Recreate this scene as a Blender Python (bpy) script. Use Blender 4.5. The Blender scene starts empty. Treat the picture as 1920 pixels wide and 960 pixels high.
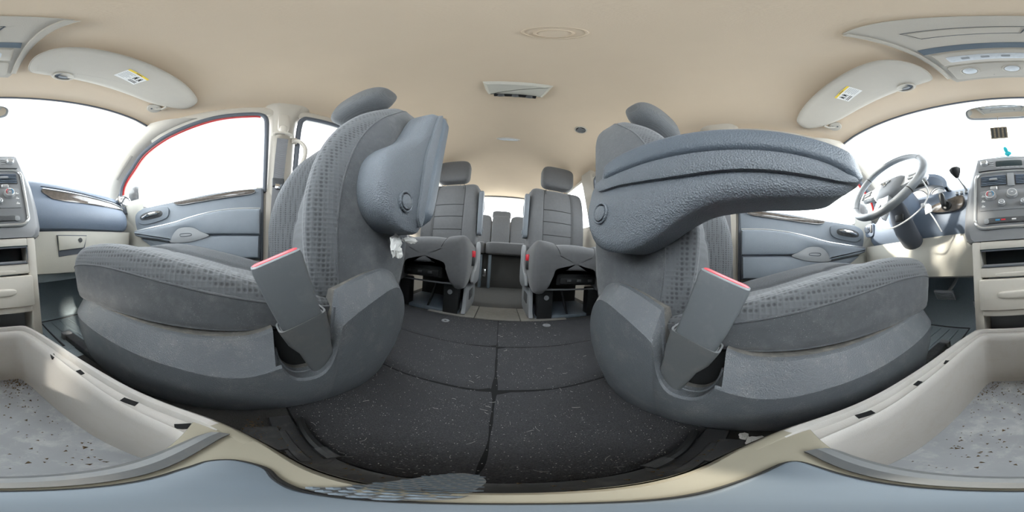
import bpy, bmesh, math, random
from mathutils import Vector, Matrix, noise
R_ = math.radians
sc = bpy.context.scene
COL = sc.collection
# ------------------------------------------------------------------ camera
cam = bpy.data.cameras.new('camera')
cam.type = 'PANO'
try: cam.cycles.panorama_type = 'EQUIRECTANGULAR'
except Exception: cam.panorama_type = 'EQUIRECTANGULAR'
cam.clip_start = 0.005
camo = bpy.data.objects.new('camera', cam); COL.objects.link(camo)
Rc = Matrix.Rotation(R_(-3.671), 3, 'Y') @ Matrix.Rotation(R_(-4.009), 3, 'Z')
camo.matrix_world = (Rc @ Matrix(((1,0,0),(0,0,-1),(0,1,0)))).to_4x4()
sc.camera = camo
# ------------------------------------------------------------------ world, sun, exposure
w = bpy.data.worlds.new('sky'); sc.world = w; w.use_nodes = True
bgn = w.node_tree.nodes['Background']
bgn.inputs['Color'].default_value = (.90, .955, 1.0, 1)
bgn.inputs['Strength'].default_value = 1.0
sun = bpy.data.lights.new('sun', 'SUN'); sun.energy = .9; sun.angle = R_(2.5); sun.color = (1, .93, .82)
suno = bpy.data.objects.new('sun', sun); COL.objects.link(suno)
suno.rotation_euler = Vector((.70, 1.36, .66)).to_track_quat('Z', 'Y').to_euler()
sc.view_settings.view_transform = 'Standard'
try: sc.view_settings.look = 'None'
except Exception: pass
sc.view_settings.gamma = 1.0
sc.view_settings.use_curve_mapping = False
sc.view_settings.exposure = 3.3
sc.cycles.use_denoising = True
sc.cycles.max_bounces = 10
sc.cycles.diffuse_bounces = 7
sc.cycles.glossy_bounces = 3
sc.cycles.transparent_max_bounces = 12
sc.cycles.caustics_reflective = False
sc.cycles.caustics_refractive = False
rnd = random.Random(7)

# ------------------------------------------------------------------ helpers
def itp(x, tab):
    if x <= tab[0][0]: return tab[0][1]
    for (a, fa), (b, fb) in zip(tab, tab[1:]):
        if x <= b: return fa + (fb-fa)*(x-a)/(b-a)
    return tab[-1][1]
def sitp(x, tab):                      # smooth (catmull-rom) table
    if x <= tab[0][0]: return tab[0][1]
    n = len(tab)
    for i in range(n-1):
        a, b = tab[i], tab[i+1]
        if x <= b[0]:
            p = tab[i-1] if i else a; q = tab[i+2] if i+2 < n else b
            h = b[0]-a[0]; t = (x-a[0])/h
            ma = (b[1]-p[1])/(b[0]-p[0])*h; mb = (q[1]-a[1])/(q[0]-a[0])*h
            return (2*t**3-3*t*t+1)*a[1]+(t**3-2*t*t+t)*ma+(3*t*t-2*t**3)*b[1]+(t**3-t*t)*mb
    return tab[-1][1]
def cr(p0, p1, p2, p3, t):
    return tuple(.5*((2*b)+(c-a)*t+(2*a-5*b+4*c-d)*t*t+(3*b-a-3*c+d)*t**3) for a, b, c, d in zip(p0, p1, p2, p3))
def curve(pts, n=6, closed=False):
    pts = [tuple(p) for p in pts]; m = len(pts); out = []
    segs = m if closed else m-1
    for i in range(segs):
        if closed: q = [pts[(i+k-1) % m] for k in range(4)]
        else: q = [pts[max(0, min(m-1, i+k-1))] for k in range(4)]
        for k in range(n): out.append(cr(*q, k/n))
    if not closed: out.append(pts[-1])
    return out
def area2(o): return sum(o[i][0]*o[(i+1) % len(o)][1]-o[(i+1) % len(o)][0]*o[i][1] for i in range(len(o)))/2
def inset(o, d):
    n = len(o); s = 1 if area2(o) > 0 else -1; out = []
    dd = d if hasattr(d, '__len__') else [d]*n
    for i in range(n):
        p, q, r = Vector(o[i-1]), Vector(o[i]), Vector(o[(i+1) % n])
        e1 = (q-p); e2 = (r-q)
        if e1.length < 1e-9: e1 = e2
        if e2.length < 1e-9: e2 = e1
        n1 = Vector((-e1.y, e1.x)).normalized()*s; n2 = Vector((-e2.y, e2.x)).normalized()*s
        m = n1+n2; L = max(m.length_squared/2, .35)
        out.append(tuple(q+m/L*dd[i]))
    return out
def rrect(x0, x1, y0, y1, r, n=4):
    out = []
    for cx, cy, a in ((x1-r, y1-r, 0), (x0+r, y1-r, 90), (x0+r, y0+r, 180), (x1-r, y0+r, 270)):
        for k in range(n+1):
            t = R_(a+90*k/n); out.append((cx+r*math.cos(t), cy+r*math.sin(t)))
    return out
def ellipse(cx, cy, rx, ry, n=24): return [(cx+rx*math.cos(2*math.pi*k/n), cy+ry*math.sin(2*math.pi*k/n)) for k in range(n)]

class MB:
    def __init__(s): s.v = []; s.f = []; s.m = []
    def add(s, vs, fs, mi=0):
        o = len(s.v); s.v += [tuple(v) for v in vs]
        s.f += [tuple(i+o for i in f) for f in fs]; s.m += [mi]*len(fs); return s
    def grid(s, rows, closed=False, mi=0):
        n = len(rows[0]); vs = [p for r in rows for p in r]; fs = []
        for i in range(len(rows)-1):
            for j in range(n if closed else n-1):
                k = (j+1) % n
                fs.append((i*n+j, i*n+k, (i+1)*n+k, (i+1)*n+j))
        return s.add(vs, fs, mi)
    def loft(s, rings, cap0=True, cap1=True, mi=0):
        s.grid(rings, True, mi)
        for c, r in ((cap0, rings[0]), (cap1, rings[-1])):
            if c:
                ctr = tuple(sum(p[i] for p in r)/len(r) for i in range(3)); n = len(r)
                s.add(list(r)+[ctr], [(i, (i+1) % n, n) for i in range(n)], mi)
        return s
    def layers(s, outline, lay, fn, mi=0):   # lay: (depth, inset), fn(p, q, depth) -> xyz
        rg = [[fn(p[0], p[1], d) for p in inset(outline, i)] for d, i in lay]; n = len(outline)
        s.loft(rg, False, False, mi); s.add(rg[0], [tuple(range(n))[::-1]], mi); return s.add(rg[-1], [tuple(range(n))], mi)
    def prism(s, outline, axis, a0, a1, bev=0, seg=2, mi=0):
        fn = {'x': lambda p, q, d: (d, p, q), 'y': lambda p, q, d: (p, d, q), 'z': lambda p, q, d: (p, q, d)}[axis]
        sg = 1 if a1 > a0 else -1
        lay = [(a0, 0), (a1, 0)] if not bev else (
            [(a0+sg*bev*(1-math.cos(R_(90*k/seg))), bev*(1-math.sin(R_(90*k/seg)))) for k in range(seg+1)] +
            [(a1-sg*bev*(1-math.cos(R_(90*k/seg))), bev*(1-math.sin(R_(90*k/seg)))) for k in range(seg, -1, -1)])
        return s.layers(outline, lay, fn, mi)
    def box(s, x0, x1, y0, y1, z0, z1, bev=0, mi=0):
        if not bev: return s.prism([(x0, y0), (x1, y0), (x1, y1), (x0, y1)], 'z', z0, z1, 0, mi=mi)
        return s.prism(rrect(x0, x1, y0, y1, min(bev, (x1-x0)/2.1, (y1-y0)/2.1), 2), 'z', z0, z1, min(bev, abs(z1-z0)/2.1), 2, mi)
    def tube(s, path, r, n=8, cap=True, mi=0, flat=1.0, up=(0, 0, 1)):
        P = [Vector(p) for p in path]; rings = []; rr = r if hasattr(r, '__len__') else [r]*len(P)
        u = Vector(up)
        for i, p in enumerate(P):
            t = (P[min(i+1, len(P)-1)]-P[max(i-1, 0)]).normalized()
            a = t.cross(u)
            if a.length < 1e-3: a = t.cross(Vector((1, 0, .1)))
            a.normalize(); b = a.cross(t).normalized()
            rings.append([tuple(p+rr[i]*(math.cos(2*math.pi*k/n)*a+flat*math.sin(2*math.pi*k/n)*b)) for k in range(n)])
        return s.loft(rings, cap, cap, mi)
    def lathe(s, c, ax, prof, n=24, mi=0, sx=1.0):
        c = Vector(c); ax = Vector(ax).normalized()
        a = ax.cross(Vector((0, 0, 1)))
        if a.length < 1e-3: a = Vector((1, 0, 0))
        a.normalize(); b = ax.cross(a)
        return s.loft([[tuple(c+ax*h+r*(sx*math.cos(2*math.pi*k/n)*a+math.sin(2*math.pi*k/n)*b)) for k in range(n)] for r, h in prof], mi=mi)
    def sell(s, c, rad, e=.5, M=None, nu=28, nv=16, mi=0):   # superellipsoid
        pw = lambda x, p: math.copysign(abs(x)**p, x)
        rings = []
        for i in range(nv+1):
            t = -math.pi/2+math.pi*i/nv
            rg = []
            for j in range(nu):
                p = 2*math.pi*j/nu
                v = Vector((rad[0]*pw(math.cos(t), e)*pw(math.cos(p), e), rad[1]*pw(math.cos(t), e)*pw(math.sin(p), e), rad[2]*pw(math.sin(t), e)))
                if M: v = M @ v
                rg.append(tuple(v+Vector(c)))
            rings.append(rg)
        return s.loft(rings, False, False, mi)
    def xf(s, fn): s.v = [tuple(fn(Vector(v))) for v in s.v]; return s
    def build(s, name, mat, parent=None, sx=1, label=None, cat=None, group=None, kind=None, angle=38, smooth=True):
        base = BASE.get(parent, Vector((0, 0, 0))) if parent else Vector((0, 0, 0))
        me = bpy.data.meshes.new(name)
        me.from_pydata([(v[0]*sx-base.x, v[1]-base.y, v[2]-base.z) for v in s.v], [], s.f)
        for m in (mat if isinstance(mat, (list, tuple)) else [mat]): me.materials.append(m)
        if any(s.m): me.polygons.foreach_set('material_index', s.m)
        bm = bmesh.new(); bm.from_mesh(me)
        bmesh.ops.remove_doubles(bm, verts=bm.verts, dist=1e-5)
        bmesh.ops.recalc_face_normals(bm, faces=bm.faces)
        bm.to_mesh(me); bm.free()
        if smooth:
            me.polygons.foreach_set('use_smooth', [True]*len(me.polygons))
            me.set_sharp_from_angle(angle=R_(angle))
        o = bpy.data.objects.new(name, me); COL.objects.link(o)
        if parent: o.parent = parent; BASE[o] = base
        tag(o, label, cat, group, kind)
        return o
BASE = {}
def tag(o, label=None, cat=None, group=None, kind=None):
    for k, v in (('label', label), ('category', cat), ('group', group), ('kind', kind)):
        if v: o[k] = v
    return o
def thing(name, label, cat, loc, group=None, kind=None):
    o = bpy.data.objects.new(name, None); COL.objects.link(o); o.location = loc; o.empty_display_size = .02
    BASE[o] = Vector(loc); return tag(o, label, cat, group, kind)

# ------------------------------------------------------------------ materials
def mat(name, col, rough=.6, metal=0, spec=.4, var=0, vscale=30, bump=None, bscale=400, bstr=.3, dust=0, dcol=(.45, .44, .42), dscale=25, emit=None, sheen=0, coat=0, speck=0):
    m = bpy.data.materials.new(name); m.use_nodes = True
    nt = m.node_tree; N = nt.nodes; L = nt.links; b = N['Principled BSDF']
    b.inputs['Roughness'].default_value = rough; b.inputs['Metallic'].default_value = metal
    b.inputs['Specular IOR Level'].default_value = spec
    b.inputs['Base Color'].default_value = (*col, 1)
    if sheen: b.inputs['Sheen Weight'].default_value = sheen
    if coat: b.inputs['Coat Weight'].default_value = coat; b.inputs['Coat Roughness'].default_value = .1
    tc = N.new('ShaderNodeTexCoord'); co = tc.outputs['Object']
    last = None
    if var:
        n = N.new('ShaderNodeTexNoise'); n.inputs['Scale'].default_value = vscale; n.inputs['Detail'].default_value = 4; L.new(co, n.inputs['Vector'])
        mx = N.new('ShaderNodeMix'); mx.data_type = 'RGBA'; L.new(n.outputs['Fac'], mx.inputs['Factor'])
        mx.inputs['A'].default_value = (*[c*(1-var) for c in col], 1); mx.inputs['B'].default_value = (*[min(1, c*(1+var)) for c in col], 1)
        last = mx.outputs['Result']
    if dust:
        n = N.new('ShaderNodeTexNoise'); n.inputs['Scale'].default_value = dscale; n.inputs['Detail'].default_value = 8; n.inputs['Roughness'].default_value = .75; L.new(co, n.inputs['Vector'])
        r = N.new('ShaderNodeValToRGB'); r.color_ramp.elements[0].position = .5; r.color_ramp.elements[1].position = .8; L.new(n.outputs['Fac'], r.inputs['Fac'])
        mu = N.new('ShaderNodeMath'); mu.operation = 'MULTIPLY'; mu.inputs[1].default_value = dust; L.new(r.outputs['Color'], mu.inputs[0])
        mx = N.new('ShaderNodeMix'); mx.data_type = 'RGBA'; L.new(mu.outputs[0], mx.inputs['Factor'])
        if last: L.new(last, mx.inputs['A'])
        else: mx.inputs['A'].default_value = (*col, 1)
        mx.inputs['B'].default_value = (*dcol, 1); last = mx.outputs['Result']
    if speck:
        n = N.new('ShaderNodeTexNoise'); n.inputs['Scale'].default_value = 520; n.inputs['Detail'].default_value = 2; L.new(co, n.inputs['Vector'])
        r = N.new('ShaderNodeValToRGB'); r.color_ramp.elements[0].position = .64; r.color_ramp.elements[1].position = .74; L.new(n.outputs['Fac'], r.inputs['Fac'])
        n2 = N.new('ShaderNodeTexNoise'); n2.inputs['Scale'].default_value = 22; n2.inputs['Detail'].default_value = 3; L.new(co, n2.inputs['Vector'])
        r2 = N.new('ShaderNodeValToRGB'); r2.color_ramp.elements[0].position = .4; r2.color_ramp.elements[1].position = .65; L.new(n2.outputs['Fac'], r2.inputs['Fac'])
        mu = N.new('ShaderNodeMath'); mu.operation = 'MULTIPLY'; L.new(r.outputs['Color'], mu.inputs[0]); L.new(r2.outputs['Color'], mu.inputs[1])
        mv = N.new('ShaderNodeMath'); mv.operation = 'MULTIPLY'; mv.inputs[1].default_value = speck; L.new(mu.outputs[0], mv.inputs[0])
        mx = N.new('ShaderNodeMix'); mx.data_type = 'RGBA'; L.new(mv.outputs[0], mx.inputs['Factor'])
        if last: L.new(last, mx.inputs['A'])
        else: mx.inputs['A'].default_value = (*col, 1)
        mx.inputs['B'].default_value = (.55, .54, .52, 1); last = mx.outputs['Result']
    if bump:
        if bump == 'noise':
            t = N.new('ShaderNodeTexNoise'); t.inputs['Scale'].default_value = bscale; t.inputs['Detail'].default_value = 3; h = t.outputs['Fac']
        elif bump in ('grain', 'cells'):
            t = N.new('ShaderNodeTexVoronoi'); t.inputs['Scale'].default_value = bscale; h = t.outputs['Distance']
            if bump == 'cells': t.inputs['Randomness'].default_value = .12
        elif bump == 'ribs':
            t = N.new('ShaderNodeTexWave'); t.inputs['Scale'].default_value = bscale; h = t.outputs['Fac']
        L.new(co, t.inputs['Vector'])
        bp = N.new('ShaderNodeBump'); bp.inputs['Strength'].default_value = bstr; bp.inputs['Distance'].default_value = .002
        L.new(h, bp.inputs['Height']); L.new(bp.outputs['Normal'], b.inputs['Normal'])
        if bump == 'cells':       # dimples get a darker tone at the bottom
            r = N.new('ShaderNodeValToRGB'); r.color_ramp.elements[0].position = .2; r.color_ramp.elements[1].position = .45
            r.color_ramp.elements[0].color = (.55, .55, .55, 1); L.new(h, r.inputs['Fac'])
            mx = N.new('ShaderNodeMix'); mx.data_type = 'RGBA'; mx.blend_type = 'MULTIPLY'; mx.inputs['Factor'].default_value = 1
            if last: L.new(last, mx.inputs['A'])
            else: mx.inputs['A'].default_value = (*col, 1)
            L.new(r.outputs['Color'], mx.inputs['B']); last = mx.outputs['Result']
    if last: L.new(last, b.inputs['Base Color'])
    if emit: b.inputs['Emission Color'].default_value = (*emit[0], 1); b.inputs['Emission Strength'].default_value = emit[1]
    return m
def glass_mat(name, tint=(.97, .985, .98), refl=.06):
    m = bpy.data.materials.new(name); m.use_nodes = True; nt = m.node_tree; nt.nodes.clear()
    o = nt.nodes.new('ShaderNodeOutputMaterial'); t = nt.nodes.new('ShaderNodeBsdfTransparent'); g = nt.nodes.new('ShaderNodeBsdfGlossy')
    t.inputs['Color'].default_value = (*tint, 1); g.inputs['Roughness'].default_value = .02
    mx = nt.nodes.new('ShaderNodeMixShader'); mx.inputs[0].default_value = refl
    nt.links.new(t.outputs[0], mx.inputs[1]); nt.links.new(g.outputs[0], mx.inputs[2]); nt.links.new(mx.outputs[0], o.inputs[0]); return m
M = dict(
 headliner=mat('headliner', (.71, .58, .44), .95, spec=.1, var=.04, vscale=6, bump='noise', bscale=500, bstr=.15),
 trim=mat('trim_beige', (.52, .478, .415), .55, var=.03, bump='grain', bscale=700, bstr=.12),
 tray=mat('tray_beige', (.47, .45, .425), .5, var=.05, vscale=12, dust=.25, dcol=(.34, .27, .18), dscale=30, bump='grain', bscale=600, bstr=.1),
 traydustshade=mat('tray_dust_shade', (.29, .265, .205), .7, var=.15, vscale=15),  # yellowish dust tone, darkened to paint in shade at the tray rear
 liner=mat('rubber_liner', (.30, .315, .335), .42, var=.35, vscale=10, dust=.9, dcol=(.55, .55, .54), dscale=22),
 dash=mat('dash_slate', (.165, .205, .27), .5, spec=.5, var=.05, bump='grain', bscale=650, bstr=.2),
 dashlow=mat('dash_beige', (.57, .55, .485), .55, var=.03, bump='grain', bscale=650, bstr=.12),
 door=mat('door_slate', (.23, .26, .295), .5, spec=.5, var=.05, bump='grain', bscale=650, bstr=.2),
 stack=mat('stack_grey', (.23, .235, .245), .45, bump='grain', bscale=900, bstr=.08),
 fabric=mat('seat_fabric', (.112, .118, .126), .95, spec=.15, var=.15, vscale=60, bump='noise', bscale=900, bstr=.4, dust=.2, dscale=18, sheen=.25, speck=.5),
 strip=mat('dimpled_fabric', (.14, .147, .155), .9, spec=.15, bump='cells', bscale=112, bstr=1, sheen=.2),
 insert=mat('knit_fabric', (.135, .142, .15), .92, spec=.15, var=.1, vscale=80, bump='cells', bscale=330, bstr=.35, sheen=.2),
 fabric2=mat('rear_fabric', (.125, .126, .13), .95, spec=.15, var=.1, vscale=50, bump='noise', bscale=700, bstr=.3, sheen=.25),
 shield=mat('seat_plastic', (.125, .136, .149), .42, spec=.6, var=.1, vscale=20, bump='grain', bscale=520, bstr=.35, dust=.34, dcol=(.36, .34, .31), dscale=22, speck=.7),
 arm=mat('armrest_plastic', (.165, .185, .21), .48, spec=.5, var=.05, bump='grain', bscale=430, bstr=.6),
 pad=mat('armrest_vinyl', (.12, .145, .175), .4, spec=.5, bump='grain', bscale=420, bstr=.3),
 black=mat('black_plastic', (.02, .021, .022), .45, var=.2),
 dark=mat('dark_plastic', (.07, .072, .076), .5, var=.15, dust=.2, dscale=30),
 void=mat('dark_recess', (.006, .006, .007), .9),
 buckle=mat('buckle_plastic', (.165, .178, .19), .45, bump='noise', bscale=500, bstr=.12, dust=.15),
 sleeve=mat('buckle_sleeve', (.135, .142, .145), .4, var=.1, dust=.25, dcol=(.35, .3, .25)),
 red=mat('red_button', (.70, .03, .05), .35),
 redpaint=mat('red_paint', (.42, .02, .02), .25, spec=.6),
 carpet=mat('black_carpet', (.062, .063, .068), 1, spec=.05, var=.6, vscale=500, bump='noise', bscale=420, bstr=1, dust=.12, dcol=(.30, .29, .27), dscale=300, speck=.6),
 foot=mat('footwell_carpet', (.36, .42, .45), 1, spec=.05, var=.3, vscale=300, bump='noise', bscale=420, bstr=.8, dust=.08, dscale=120),
 lid=mat('floor_lid', (.22, .21, .19), .8, var=.15, dust=.2),
 chrome=mat('chrome', (.82, .83, .85), .12, metal=1),
 silver=mat('silver_paint', (.62, .63, .64), .28, metal=.7),
 wood=mat('burl_trim', (.13, .11, .095), .12, spec=.6, var=.6, vscale=70, coat=.6),
 white=mat('white_plastic', (.75, .75, .74), .4),
 paper=mat('white_paper', (.82, .81, .78), .9, var=.05),
 ink=mat('dark_print', (.05, .05, .05), .8),
 yellow=mat('yellow_print', (.85, .62, .08), .8),
 webbing=mat('belt_webbing', (.22, .22, .23), .8, bump='ribs', bscale=180, bstr=.3),
 lens=mat('lamp_lens', (.62, .64, .66), .15, spec=.6, coat=.4, var=.2, vscale=90),
 seal=mat('rubber_seal', (.10, .11, .13), .6),
 mirror=mat('mirror_glass', (.85, .88, .9), .03, metal=1),
 screen=mat('dark_screen', (.03, .045, .05), .2),
 btn=mat('button_grey', (.28, .29, .30), .45),
 mark=mat('white_print', (.8, .8, .8), .6), blue=mat('blue_print', (.05, .3, .55), .6),
 cyan=mat('cyan_plastic', (.03, .50, .58), .5),
 brown=mat('brown_card', (.24, .20, .14), .8, var=.6, vscale=160),
 plate=mat('blue_grey_plate', (.14, .17, .20), .45, var=.2, vscale=18),
 hexmat=mat('grey_mesh_mat', (.26, .27, .27), .6, var=.1),
 lint=mat('pale_lint', (.55, .54, .50), 1), crumbs=mat('crumbs', (.17, .12, .07), 1, var=.9, vscale=200),
 dusty=mat('dusty_plastic', (.165, .158, .145), .9, var=.35, vscale=60, dust=.5, dcol=(.40, .36, .29), dscale=60),
 tower=mat('tower_cream', (.64, .605, .54), .5, var=.04, vscale=15, dust=.15, dcol=(.38, .30, .18), dscale=25),
 rim=mat('wheel_leather', (.17, .185, .20), .38, spec=.5, bump='grain', bscale=700, bstr=.15), under=mat('underlay', (.012, .012, .013), 1),
 rearcarpet=mat('rear_carpet', (.085, .084, .082), 1, spec=.05, var=.25, vscale=200, bump='noise', bscale=420, bstr=.6),
 ground=mat('pale_gravel', (.42, .42, .41), 1, var=.15, vscale=3),
 glass=glass_mat('window_glass'), tglass=glass_mat('tinted_glass', (.88, .9, .9), .06),
)
CX = .012
# ------------------------------------------------------------------ the shell of the cabin
MB().box(-20, 20, -20, 20, -.95, -.9).build('ground', M['ground'], kind='structure', label='pale ground around the parked vehicle')
TC = [(-.56, .85), (-.44, .88), (-.3, .90), (-.1, .915), (.2, .925), (1.5, .925), (2.1, .915), (2.45, .90)]
TE = [(-.56, .715), (-.42, .735), (-.2, .765), (.1, .80), (.5, .805), (1.3, .83), (2.45, .80)]
W = .70
def cz(x, y):
    e, c = sitp(y, TE), sitp(y, TC)
    return e+(c-e)*(1-min(1, abs(x)/W)**3.4)
def header_y(x): return -.565+.15*min(1, abs(x)/.68)**2.4
def headliner():
    rows = []
    for i in range(49):
        v = i/48; row = []
        for j in range(41):
            x = -W+2*W*j/40; y0 = header_y(x); y = y0+(2.45-y0)*v**1.15
            row.append((x, y, cz(x, y)))
        rows.append(row)
    edge = [(p[0], p[1]-.012, p[2]-.012) for p in rows[0]]
    back = [(p[0], p[1]-.03, p[2]+.02) for p in edge]
    return [back, edge]+rows
ceil = MB().grid(headliner()).build('ceiling', M['headliner'], kind='structure', label='warm beige fabric headliner of the cabin')
roof = MB().grid([[(x*1.06, y, cz(x, y)+.05-.05*(abs(x)/W)**4) for x in [(-W+2*W*j/16) for j in range(17)]] for y in [-.30+i*.25 for i in range(12)]])
roof.build('roof_skin', M['redpaint'], kind='structure', label='red painted outer roof skin')
# floor
fl = MB(); 
fl.grid([[(x, y, itp(y, [(-1.12, .0), (-.86, -.40), (-.8, -.405), (2.5, -.405)])) for x in (-.82, -.3, .3, .82)] for y in (-1.12, -1.0, -.9, -.86, -.8, -.4, 0, .5, 1, 1.5, 2, 2.5)])
floor = fl.build('floor', M['rearcarpet'], kind='structure', label='dark grey floor of the minivan')
MB().grid([[(x, y, itp(y, [(-1.11, .0), (-.86, -.395), (-.8, -.4), (2.5, -.4)])) for x in (-.80, -.3, .3, .80)] for y in (-1.11, -1.0, -.9, -.86, -.8, -.62, -.46)]).build('footwell_carpet', M['foot'], floor)
MB().box(-.79, .79, .072, .955, -.405, -.4025).build('carpet_underlay', M['under'], floor)
def carpet_panel(x0, x1, y0, y1, z1=-.394):
    n = 22; rows = []
    for i in range(n+1):
        v = i/n; row = []
        for j in range(n+1):
            u = j/n; x = x0+(x1-x0)*u; y = y0+(y1-y0)*v
            e = min(u*(x1-x0), (1-u)*(x1-x0), v*(y1-y0), (1-v)*(y1-y0))
            d = min(1, e/.012)
            z = z1-.009*(1-d)**2+.0022*noise.noise(Vector((x*9, y*9, 3)))
            row.append((x+.0006*noise.noise(Vector((x*15, y*15, 1))), y+.003*noise.noise(Vector((x*11, y*7, 9))), z))
        rows.append(row)
    return MB().grid(rows)
for (y0, y1) in ((.072, .366), (.371, .640), (.645, .955)):
    for (x0, x1) in ((-.79, CX-.001), (CX+.001, .79)):
        carpet_panel(x0, x1, y0, y1).build('carpet_panel', M['carpet'], floor)
for (x0, x1) in ((-.44, -.135), (-.131, .142), (.146, .44)):
    MB().box(x0, x1, .962, 1.205, -.405, -.396, .004).build('floor_lid', M['lid'], floor, label='grey plastic bin lid in the floor')
carpet_panel(-.79, .79, 1.21, 2.45, -.397).build('carpet_panel', M['rearcarpet'], floor)
for x, y in ((-.273, .845), (.278, .869)):
    MB().lathe((x, y, -.394), (0, 0, 1), [(.022, 0), (.022, .003), (.017, .005), (.009, .003), (.008, -.001)], 20).build('grommet', M['btn'], floor, label='round grey carpet fastener')
# side walls: rails above the glass, pillars, lower trim
SILL = [(-.76, .215), (-.54, .228), (-.34, .236), (-.15, .259), (.083, .284), (.25, .30), (1.2, .33), (2.4, .36)]
def gtop(y): return sitp(y, [(-.42, .60), (-.30, .662), (-.2, .69), (-.1, .712), (.08, .728), (.3, .737), (1.15, .76), (1.32, .785), (2.3, .77)])
def gx(z): return itp(z, [(.2, .795), (.30, .785), (.80, .685)])
def side_rail(s, y0, y1, n):
    rows = []
    for i in range(n+1):
        y = y0+(y1-y0)*i/n
        c = (W, y, sitp(y, TE)); g = gtop(y); gp = (gx(g)-.004, y, g)
        row = []
        for k in range(6):
            t = k/5; row.append((c[0]+(gp[0]-c[0])*t-.012*math.sin(math.pi*t), y, c[2]+(gp[2]-c[2])*t))
        row.append((gp[0]+.05, y, gp[2]+.01))
        rows.append(row)
    return MB().grid(rows)
SIDE = {-1: 'left', 1: 'right'}
for s in (-1, 1):
    wall = thing('wall_'+SIDE[s], 'beige side trim on the %s side of the cabin' % ('passenger' if s < 0 else 'driver'), None, (s*.79, .5, -.4), kind='structure')
    side_rail(s, -.43, 2.45, 60).build('roof_rail_trim', M['trim'], wall, s)
    # lower wall behind the front door
    rows = []
    for i in range(25):
        y = .1+2.35*i/24
        zt = itp(y, SILL)
        rows.append([(.80, y, -.41), (.79, y, -.2), (.775, y, -.05), (.77, y, .1), (.775, y, zt-.05), (.785, y, zt), (.83, y, zt+.005)])
    MB().grid(rows).build('lower_trim', M['trim'], wall, s)
    # B pillar
    rows = []
    for i in range(21):
        z = -.41+1.24*i/20; x = gx(max(z, .2))-.018
        ya, yb = itp(z, [(-.4, .095), (.3, .098), (.7, .105), (.82, .06)]), itp(z, [(-.4, .26), (.3, .232), (.7, .222), (.74, .235), (.82, .30)])
        row = []
        for k in range(11):
            t = k/10; bul = (1-abs(2*t-1)**4)
            row.append((x+.045*(1-bul), ya+(yb-ya)*t, z))
        rows.append(row)
    MB().grid(rows).build('pillar_trim', M['trim'], wall, s, label='beige pillar trim behind the front door')
    MB().box(.797, .815, .055, .135, -.41, .30, .003).build('door_jamb', M['trim'], wall, s)
    MB().prism(ellipse(.158, .785, .022, .011), 'x', .688, .672, .003).build('pillar_cap', M['trim'], wall, s)
    MB().prism(rrect(.135, .182, .60, .735, .018), 'x', .708, .682, .004).build('belt_height_slider', M['trim'], wall, s)
    # C and D pillars
    for ya, yb, yc, yd in ((1.15, 1.34, 1.13, 1.30), (2.22, 2.46, 2.26, 2.46)):
        rows = []
        for i in range(11):
            z = .28+.57*i/10; t = i/10
            a, b = yc+(ya-yc)*t, yd+(yb-yd)*t
            rows.append([(gx(z)+.01, a, z), (gx(z)-.02, a+.02, z), (gx(z)-.022, b-.02, z), (gx(z)+.01, b, z)])
        MB().grid(rows).build('pillar_trim', M['trim'], wall, s)
    # A pillar
    ra = curve([(.672, -.405, .745), (.685, -.58, .615), (.71, -.74, .49), (.745, -.92, .36)], 6)
    rb = curve([(.692, -.19, .715), (.735, -.40, .635), (.772, -.58, .51), (.792, -.70, .39), (.795, -.75, .27)], 5)
    n = 18
    ra = [ra[round(i*(len(ra)-1)/n)] for i in range(n+1)]; rb = [rb[round(i*(len(rb)-1)/n)] for i in range(n+1)]
    rows = []
    for a, b in zip(ra, rb):
        a, b = Vector(a), Vector(b); row = []
        row.append(tuple(a+Vector((.02, -.02, .02))))
        for k in range(7):
            t = k/6; p = a.lerp(b, t); row.append(tuple(p+Vector((-.02, .0, -.008))*math.sin(math.pi*t)))
        row.append(tuple(b+Vector((.03, 0, 0))))
        rows.append(row)
    MB().grid(rows).build('windshield_pillar_trim', M['trim'], wall, s, label='beige windshield pillar trim')
    pg = [Vector(a).lerp(Vector(b), .55)+Vector((-.022, .0, -.008)) for a, b in zip(ra[7:13], rb[7:13])]
    MB().tube(pg, .010, 8, flat=.4).build('pillar_grille', M['trim'], wall, s)
# front bulkhead, rear hatch
MB().grid([[(-.83, -1.12, z), (.83, -1.12, z)] for z in (-.42, 0, .37)]).build('wall_front', M['foot'], kind='structure', label='dark bulkhead ahead of the footwells')
for s in (-1, 1):
    MB().grid([[(.80, -1.14, z), (.80, -.90, z), (.79, -.7, z), (.785, -.55, z)] for z in (-.41, -.2, 0, .3)]).build('trim_%d' % (1 if s < 0 else 2), M['dashlow'], None, s, kind='structure', label='beige kick panel beside the %s footwell' % ('passenger' if s < 0 else 'driver'))
hatch = thing('wall_rear', 'beige tailgate trim around the rear window', None, (0, 2.42, -.4), kind='structure')
MB().prism(inset(rrect(-.80, .80, -.41, .92, .05), 0), 'y', 2.46, 2.47).build('tailgate_outer', M['redpaint'], hatch) if 0 else None
hb = MB(); hb.box(-.82, .82, 2.42, 2.46, -.41, .52, .01); hb.box(-.82, -.55, 2.40, 2.46, .50, .93, .01); hb.box(.55, .82, 2.40, 2.46, .50, .93, .01); hb.box(-.57, .57, 2.36, 2.46, .90, .95, .008)
hb.build('tailgate_trim', M['trim'], hatch)
# ------------------------------------------------------------------ windows
def winstruct(n, label): return thing('window_%d' % n, label, None, (0, 0, 0), kind='structure')
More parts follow.
